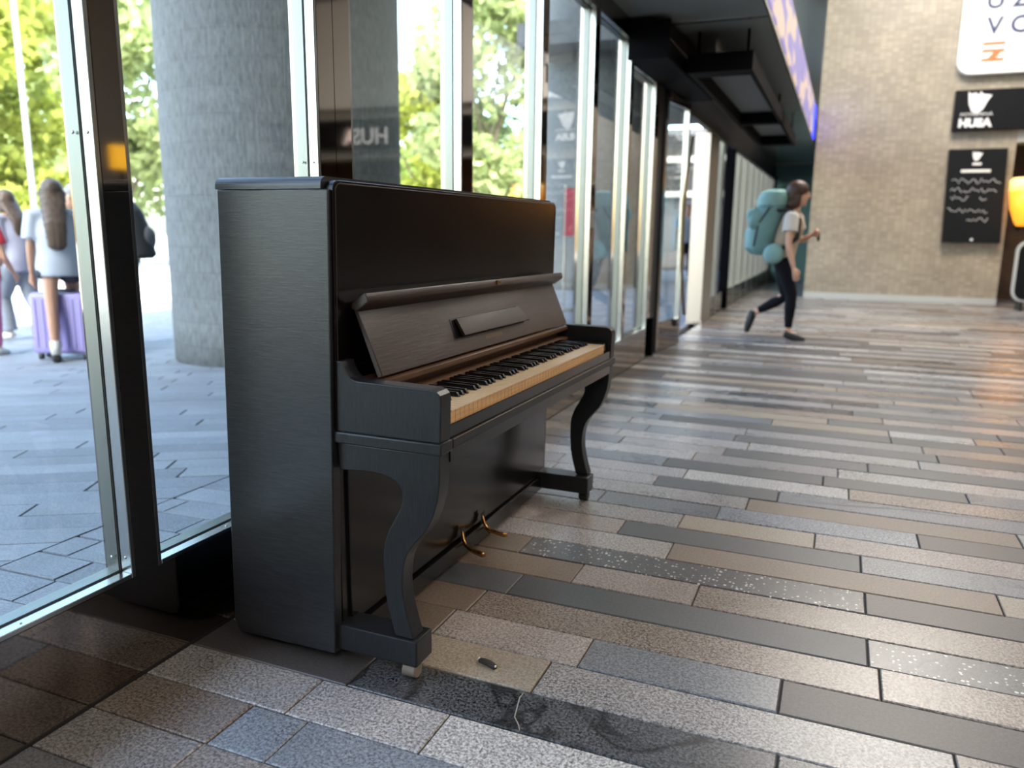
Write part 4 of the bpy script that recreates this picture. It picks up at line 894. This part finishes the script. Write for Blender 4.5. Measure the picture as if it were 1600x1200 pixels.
    fs.append(tuple(range(n-1, -1, -1))); fs.append(tuple(2*n+k for k in range(n))); pt.add(vs, fs)
    for sd in 'lr':
        if ln < .5: seg(pt, ['hp'+sd, ('hp'+sd, 'kn'+sd, ln)], [.062*pr, .058*pr])
        else: seg(pt, ['hp'+sd, ('hp'+sd, 'kn'+sd, .45), 'kn'+sd, ('kn'+sd, 'an'+sd, .35), ('kn'+sd, 'an'+sd, ln)], [.060*pr, .051*pr, .037*pr, .037*pr, .026*(pr**2.2)])
    fuse('trousers' if ln > .5 else 'shorts', pt, w_['bottom'], root, fine)
    for sd in 'lr':
        an, to = Q['an'+sd], Q['to'+sd]; d = (to-an).normalized(); sh = MB(); kn = Q['kn'+sd]; dn = (an-kn).normalized(); sole = dn
        heel = an+dn*(.018*h)-d*(.022*h)
        sh.tube([heel, an+dn*(.014*h)+d*(.02*h), an.lerp(to, .6)+dn*(.010*h), to+dn*(.003*h)+d*(.012*h)], [.024*h, .027*h, .026*h, .016*h], 12)
        so = fuse('shoe', sh, w_['shoe'], root, fine*.8)
    if w_.get('sock'):
        for sd in 'lr':
            m = MB(); seg(m, [('kn'+sd, 'an'+sd, .68), ('kn'+sd, 'an'+sd, 1.0)], [.028, .025]); obj('sock', m, w_['sock'], root, smooth=True)
    return root, Q
# walking woman with trekking pack, inside
by = 8.41
def wk_(px, dy=0.): p = at(px, 'y', by+dy); return p
fb_ = at((1238, 531), 'z', 0); wb0 = V3((fb_.x, by, 0)); hW = 1.60
def wj(px, side=0.): p = wk_(px); return ((p.x-wb0.x)/hW, side, p.z/hW)
JW = dict(pelvis=wj((1221, 402)), belly=wj((1226, 385)), chest=wj((1235, 358)), collar=wj((1240, 337)), neck=wj((1243, 327)), head=wj((1248, 304)),
          shl=(*wj((1243, 341))[:1], .10, wj((1243, 341))[2]), shr=(*wj((1238, 341))[:1], -.10, wj((1238, 341))[2]),
          elr=(*wj((1234, 384))[:1], -.135, wj((1234, 384))[2]), wrr=(*wj((1242, 417))[:1], -.135, wj((1242, 417))[2]),
          ell=(*wj((1249, 378))[:1], .13, wj((1249, 378))[2]), wrl=(*wj((1266, 368))[:1], .10, wj((1266, 368))[2]),
          hpl=(*wj((1221, 405))[:1], .052, wj((1221, 405))[2]), hpr=(*wj((1223, 405))[:1], -.052, wj((1223, 405))[2]),
          knr=(*wj((1237, 460))[:1], -.04, wj((1237, 460))[2]), anr=(*wj((1231, 518))[:1], -.03, wj((1231, 518))[2]), tor=(*wj((1255, 528))[:1], -.035, .012),
          knl=(*wj((1226, 465))[:1], .045, wj((1226, 465))[2]), anl=(*wj((1178, 489))[:1], .05, wj((1178, 489))[2]), tol=(*wj((1166, 517))[:1], .05, wj((1166, 517))[2]))
pw, QW = person('woman in cream top and black leggings walking with a big backpack', wb0, 0., hW, JW, dict(skin='skin', hair='hair_brown', cut='bob', curl={'wrl': .75, 'wrr': .3}),
    dict(top='cloth_cream', sleeve_mat='cloth_sleeve', bottom='cloth_black', shoe='shoe_black', hem=.515, sleeve=.5, leg=.88, legr=.95), fine=.009)
ph = thing('phone', 'small black phone held in the walking woman\'s hand', 'phone', QW['wrl']); m = MB(); c = QW['wrl']+V3((.075, -.01, -.005)); m.box(c.x-.012, c.x+.012, c.y-.035, c.y+.035, c.z-.05, c.z+.035); obj('case', m, 'rubber', ph, .006); bx('screen', c.x-.0145, c.x-.0125, c.y-.03, c.y+.03, c.z-.042, c.z+.028, 'ebony', ph)
bp0 = wk_((1205, 360)); bk = thing('backpack', 'large teal trekking backpack carried by the walking woman', 'backpack', (bp0.x, by, bp0.z-.35))
def ring(px, ra, rb): p = wk_(px); return (p.x, by, p.z, ra, rb)
m = MB(); m.loft([ring((1190, 398), .10, .12), ring((1186, 388), .15, .155), ring((1192, 362), .155, .165), ring((1199, 340), .15, .165), ring((1207, 322), .14, .155)], 22)
rb_ = random.Random(4)
for k in range(14):
    q_ = wk_((1184+rb_.uniform(0, 22), 330+rb_.uniform(0, 58))); m.ball((q_.x-.06+rb_.uniform(-.03, .03), by+rb_.uniform(-.14, .14), q_.z), (.07, .06, .07), 12, 8)
fuse('main_bag', m, 'pack_teal', bk, .012)
m = MB(); m.loft([ring((1206, 323), .15, .165), ring((1209, 310), .155, .17), ring((1212, 300), .13, .15), ring((1214, 296), .07, .08)], 22); fuse('top_lid', m, 'pack_teal_light', bk, .012)
m = MB(); p_ = wk_((1211, 396)); m.tube([(p_.x, by-.24, p_.z), (p_.x, by-.20, p_.z), (p_.x, by+.20, p_.z), (p_.x, by+.24, p_.z)], [.06, .10, .10, .06], 16); obj('bedroll', m, 'pack_teal_light', bk, smooth=True)
for sd in (-1, 1):
    m = MB(); m.tube([wk_((1213, 330))+V3((0, sd*.12, 0)), wk_((1236, 331))+V3((0, sd*.12, .015)), wk_((1250, 345))+V3((0, sd*.115, 0)), wk_((1246, 372))+V3((0, sd*.125, 0)), wk_((1222, 388))+V3((0, sd*.14, 0))], .014, 8, flat=2.0); obj('strap', m, 'pack_black', bk, smooth=True)
    m = MB(); m.tube([wk_((1180, 384))+V3((0, sd*.15, 0)), wk_((1187, 350))+V3((0, sd*.16, 0)), wk_((1205, 325))+V3((0, sd*.16, 0))], .010, 6); obj('side_strap', m, 'pack_black', bk)

# people on the plaza
def out_person(label, foot_px, h, heading, pts, look, wear, fine=.014):
    b = gout(foot_px); b.z = zout(b.x); heading += math.atan2(b.y, b.x)-away; f = V3((math.cos(heading), math.sin(heading), 0)); l = V3((-f.y, f.x, 0)); J = {}
    for k, v in pts.items():
        if len(v) == 2:
            q = on_vplane(v, b)-b; J[k] = (q.dot(f)/h, q.dot(l)/h, q.z/h)
        else: J[k] = v
    return person(label, b, heading, h, J, look, wear, fine=fine)
away = math.atan2(RT0.x, -RT0.y); left_h = math.atan2(-RT0.y, -RT0.x)          # looking away from the viewer / to the viewer's left
b1, Q1 = out_person('woman with long hair in a white tee and dark shorts beside the lilac suitcase', (107, 562), 1.62, away,
    dict(knl=(-.06, .055, .285), anl=(-.10, .055, .045), tol=(-.01, .06, .018), knr=(.17, -.06, .30), anr=(.22, -.06, .045), tor=(.31, -.06, .018)), dict(skin='skin_tan', hair='hair_long', cut='long', length=4.0), dict(top='cloth_white_blue', bottom='denim_dark', shoe='shoe_black', hem=.475, loose=1.2, sleeve=.75, leg=.2, legr=1.1, sock='shoe_white'))
JL = dict(hpl=(0, .055, .51), hpr=(0, -.055, .51), knl=(.09, .055, .29), anl=(.06, .055, .05), tol=(.155, .06, .02), knr=(-.03, -.055, .28), anr=(-.17, -.055, .06), tor=(-.09, -.06, .02), chest=(.02, 0, .71), collar=(.03, 0, .80), neck=(.04, 0, .845), head=(.055, 0, .925), shl=(.03, .105, .805), shr=(.03, -.105, .805))
b2, Q2 = out_person('woman with brown hair striding in a pale lilac tee and grey blue trousers', (40, 530), 1.66, away+.75, JL, dict(skin='skin_tan', hair='hair_long', cut='long', length=3.0), dict(top='cloth_lilac', bottom='denim_pale', shoe='shoe_white', hem=.46, loose=1.22, sleeve=.8, leg=.95, legr=1.3))
JM = dict(pelvis=(-.03, 0, .51), belly=(.01, 0, .58), chest=(.10, 0, .675), collar=(.165, 0, .745), neck=(.20, 0, .785), head=(.235, 0, .85), shl=(.16, .11, .745), shr=(.16, -.11, .745), ell=(.19, .14, .58), elr=(.19, -.14, .58), wrl=(.27, .11, .47), wrr=(.27, -.11, .47), hpl=(-.03, .052, .50), hpr=(-.03, -.052, .50))
b3, Q3 = out_person('grey haired man in dark clothes bending forward with a black backpack', (197, 540), 1.78, left_h-.53, JM, dict(skin='skin', hair='hair_grey', cut='short'), dict(top='cloth_grey', bottom='denim_dark', shoe='shoe_black', sleeve=.8))
f3 = V3((math.cos(left_h), math.sin(left_h), 0)); c3 = Q3['chest']-f3*.34
bk3 = thing('backpack', 'black daypack on the back of the bending grey haired man', 'backpack', c3-V3((0, 0, .3)))
m = MB(); m.loft([(c3.x-f3.x*z*-.25, c3.y-f3.y*z*-.25, c3.z+z, a, b) for z, a, b in ((-.30, .10, .12), (-.26, .15, .155), (0, .16, .17), (.18, .14, .16), (.28, .08, .10))], 20, ang=left_h); fuse('main_bag', m, 'pack_black', bk3, .014)
m = MB(); c4 = c3-f3*.14-V3((0, 0, .1)); m.ball(c4, (.07, .10, .13), 14, 10); obj('front_pocket', m, 'cloth_grey', bk3, smooth=True)
b4, Q4 = out_person('person in a red shirt and pink trousers with a black backpack at the plaza', (-15, 556), 1.5, away-.5, dict(wrr=(.08, -.16, .53), elr=(0, -.15, .63)), dict(skin='skin', hair='hair_brown', cut='bob'), dict(top='cloth_red', bottom='cloth_pink', shoe='shoe_white', loose=1.15))
c5 = Q4['chest']; f5 = V3((math.cos(away-.5), math.sin(away-.5), 0)); bk4 = thing('backpack', 'black backpack worn by the person in red', 'backpack', c5-f5*.22-V3((0, 0, .3)))
c6 = c5-f5*.235; m = MB(); m.loft([(c6.x, c6.y, c6.z+z, a, b) for z, a, b in ((-.34, .07, .12), (-.30, .11, .16), (-.02, .12, .17), (.12, .08, .12))], 20, ang=away-.5); fuse('main_bag', m, 'pack_black', bk4, .014); bx('handle', c6.x-.02, c6.x+.02, c6.y-.02, c6.y+.02, c6.z+.10, c6.z+.15, 'pack_black', bk4)
b5, Q5 = out_person('distant man in a pale blue shirt standing outside the open doorway', (1069, 440), 1.72, away+math.pi, dict(), dict(skin='skin', hair='hair_brown', cut='short'), dict(top='cloth_blue', bottom='cloth_black', shoe='shoe_black'), fine=.02)
# lilac suitcase
sA, sB = gout((72, 556)), gout((152, 556)); wv = V3(RT0); sw = (sB-sA).length; dv = V3((-wv.y, wv.x, 0)); ctr = b1.location+dv*.05+wv*(-.03); zb = zout(ctr.x)
su = thing('suitcase', 'lilac hard shell suitcase standing on the plaza beside the woman in shorts', 'suitcase', (ctr.x, ctr.y, zb))
def sbox(name, w0, w1, d0, d1, z0, z1, mat, bev=0., par=None):
    mm = MB(); P = [ctr+wv*a+dv*b for a, b in ((w0, d0), (w1, d0), (w1, d1), (w0, d1))]; mm.prism([(q.x, q.y) for q in P], 'z', zb+z0, zb+z1); return obj(name, mm, mat, par or su, bev)
hw = sw/2; sh_ = .62
sbox('shell', -hw, hw, -.10, -.003, .06, sh_, 'lilac_shell', .04); sbox('shell', -hw, hw, .003, .10, .06, sh_, 'lilac_shell', .04); sbox('zip_seam', -hw+.005, hw-.005, -.006, .006, .065, sh_-.005, 'cloth_grey')
for i in range(7): a = -hw+.06+i*(2*hw-.12)/6; sbox('rib', a-.012, a+.012, -.107, -.09, .12, sh_-.06, 'lilac_shell', .004)
for a in (-hw+.06, hw-.06):
    for b in (-.06, .06):
        mm = MB(); q = ctr+wv*a+dv*b; mm.tube([q+V3((0, 0, .03))-wv*.014, q+V3((0, 0, .03))+wv*.014], .03, 14); wo_ = obj('wheel', mm, 'rubber', su); sbox('fork', a-.018, a+.018, b-.02, b+.02, .045, .065, 'cloth_grey', 0, wo_)
sbox('handle', -.10, .10, .03, .05, sh_, sh_+.03, 'cloth_grey', .006)
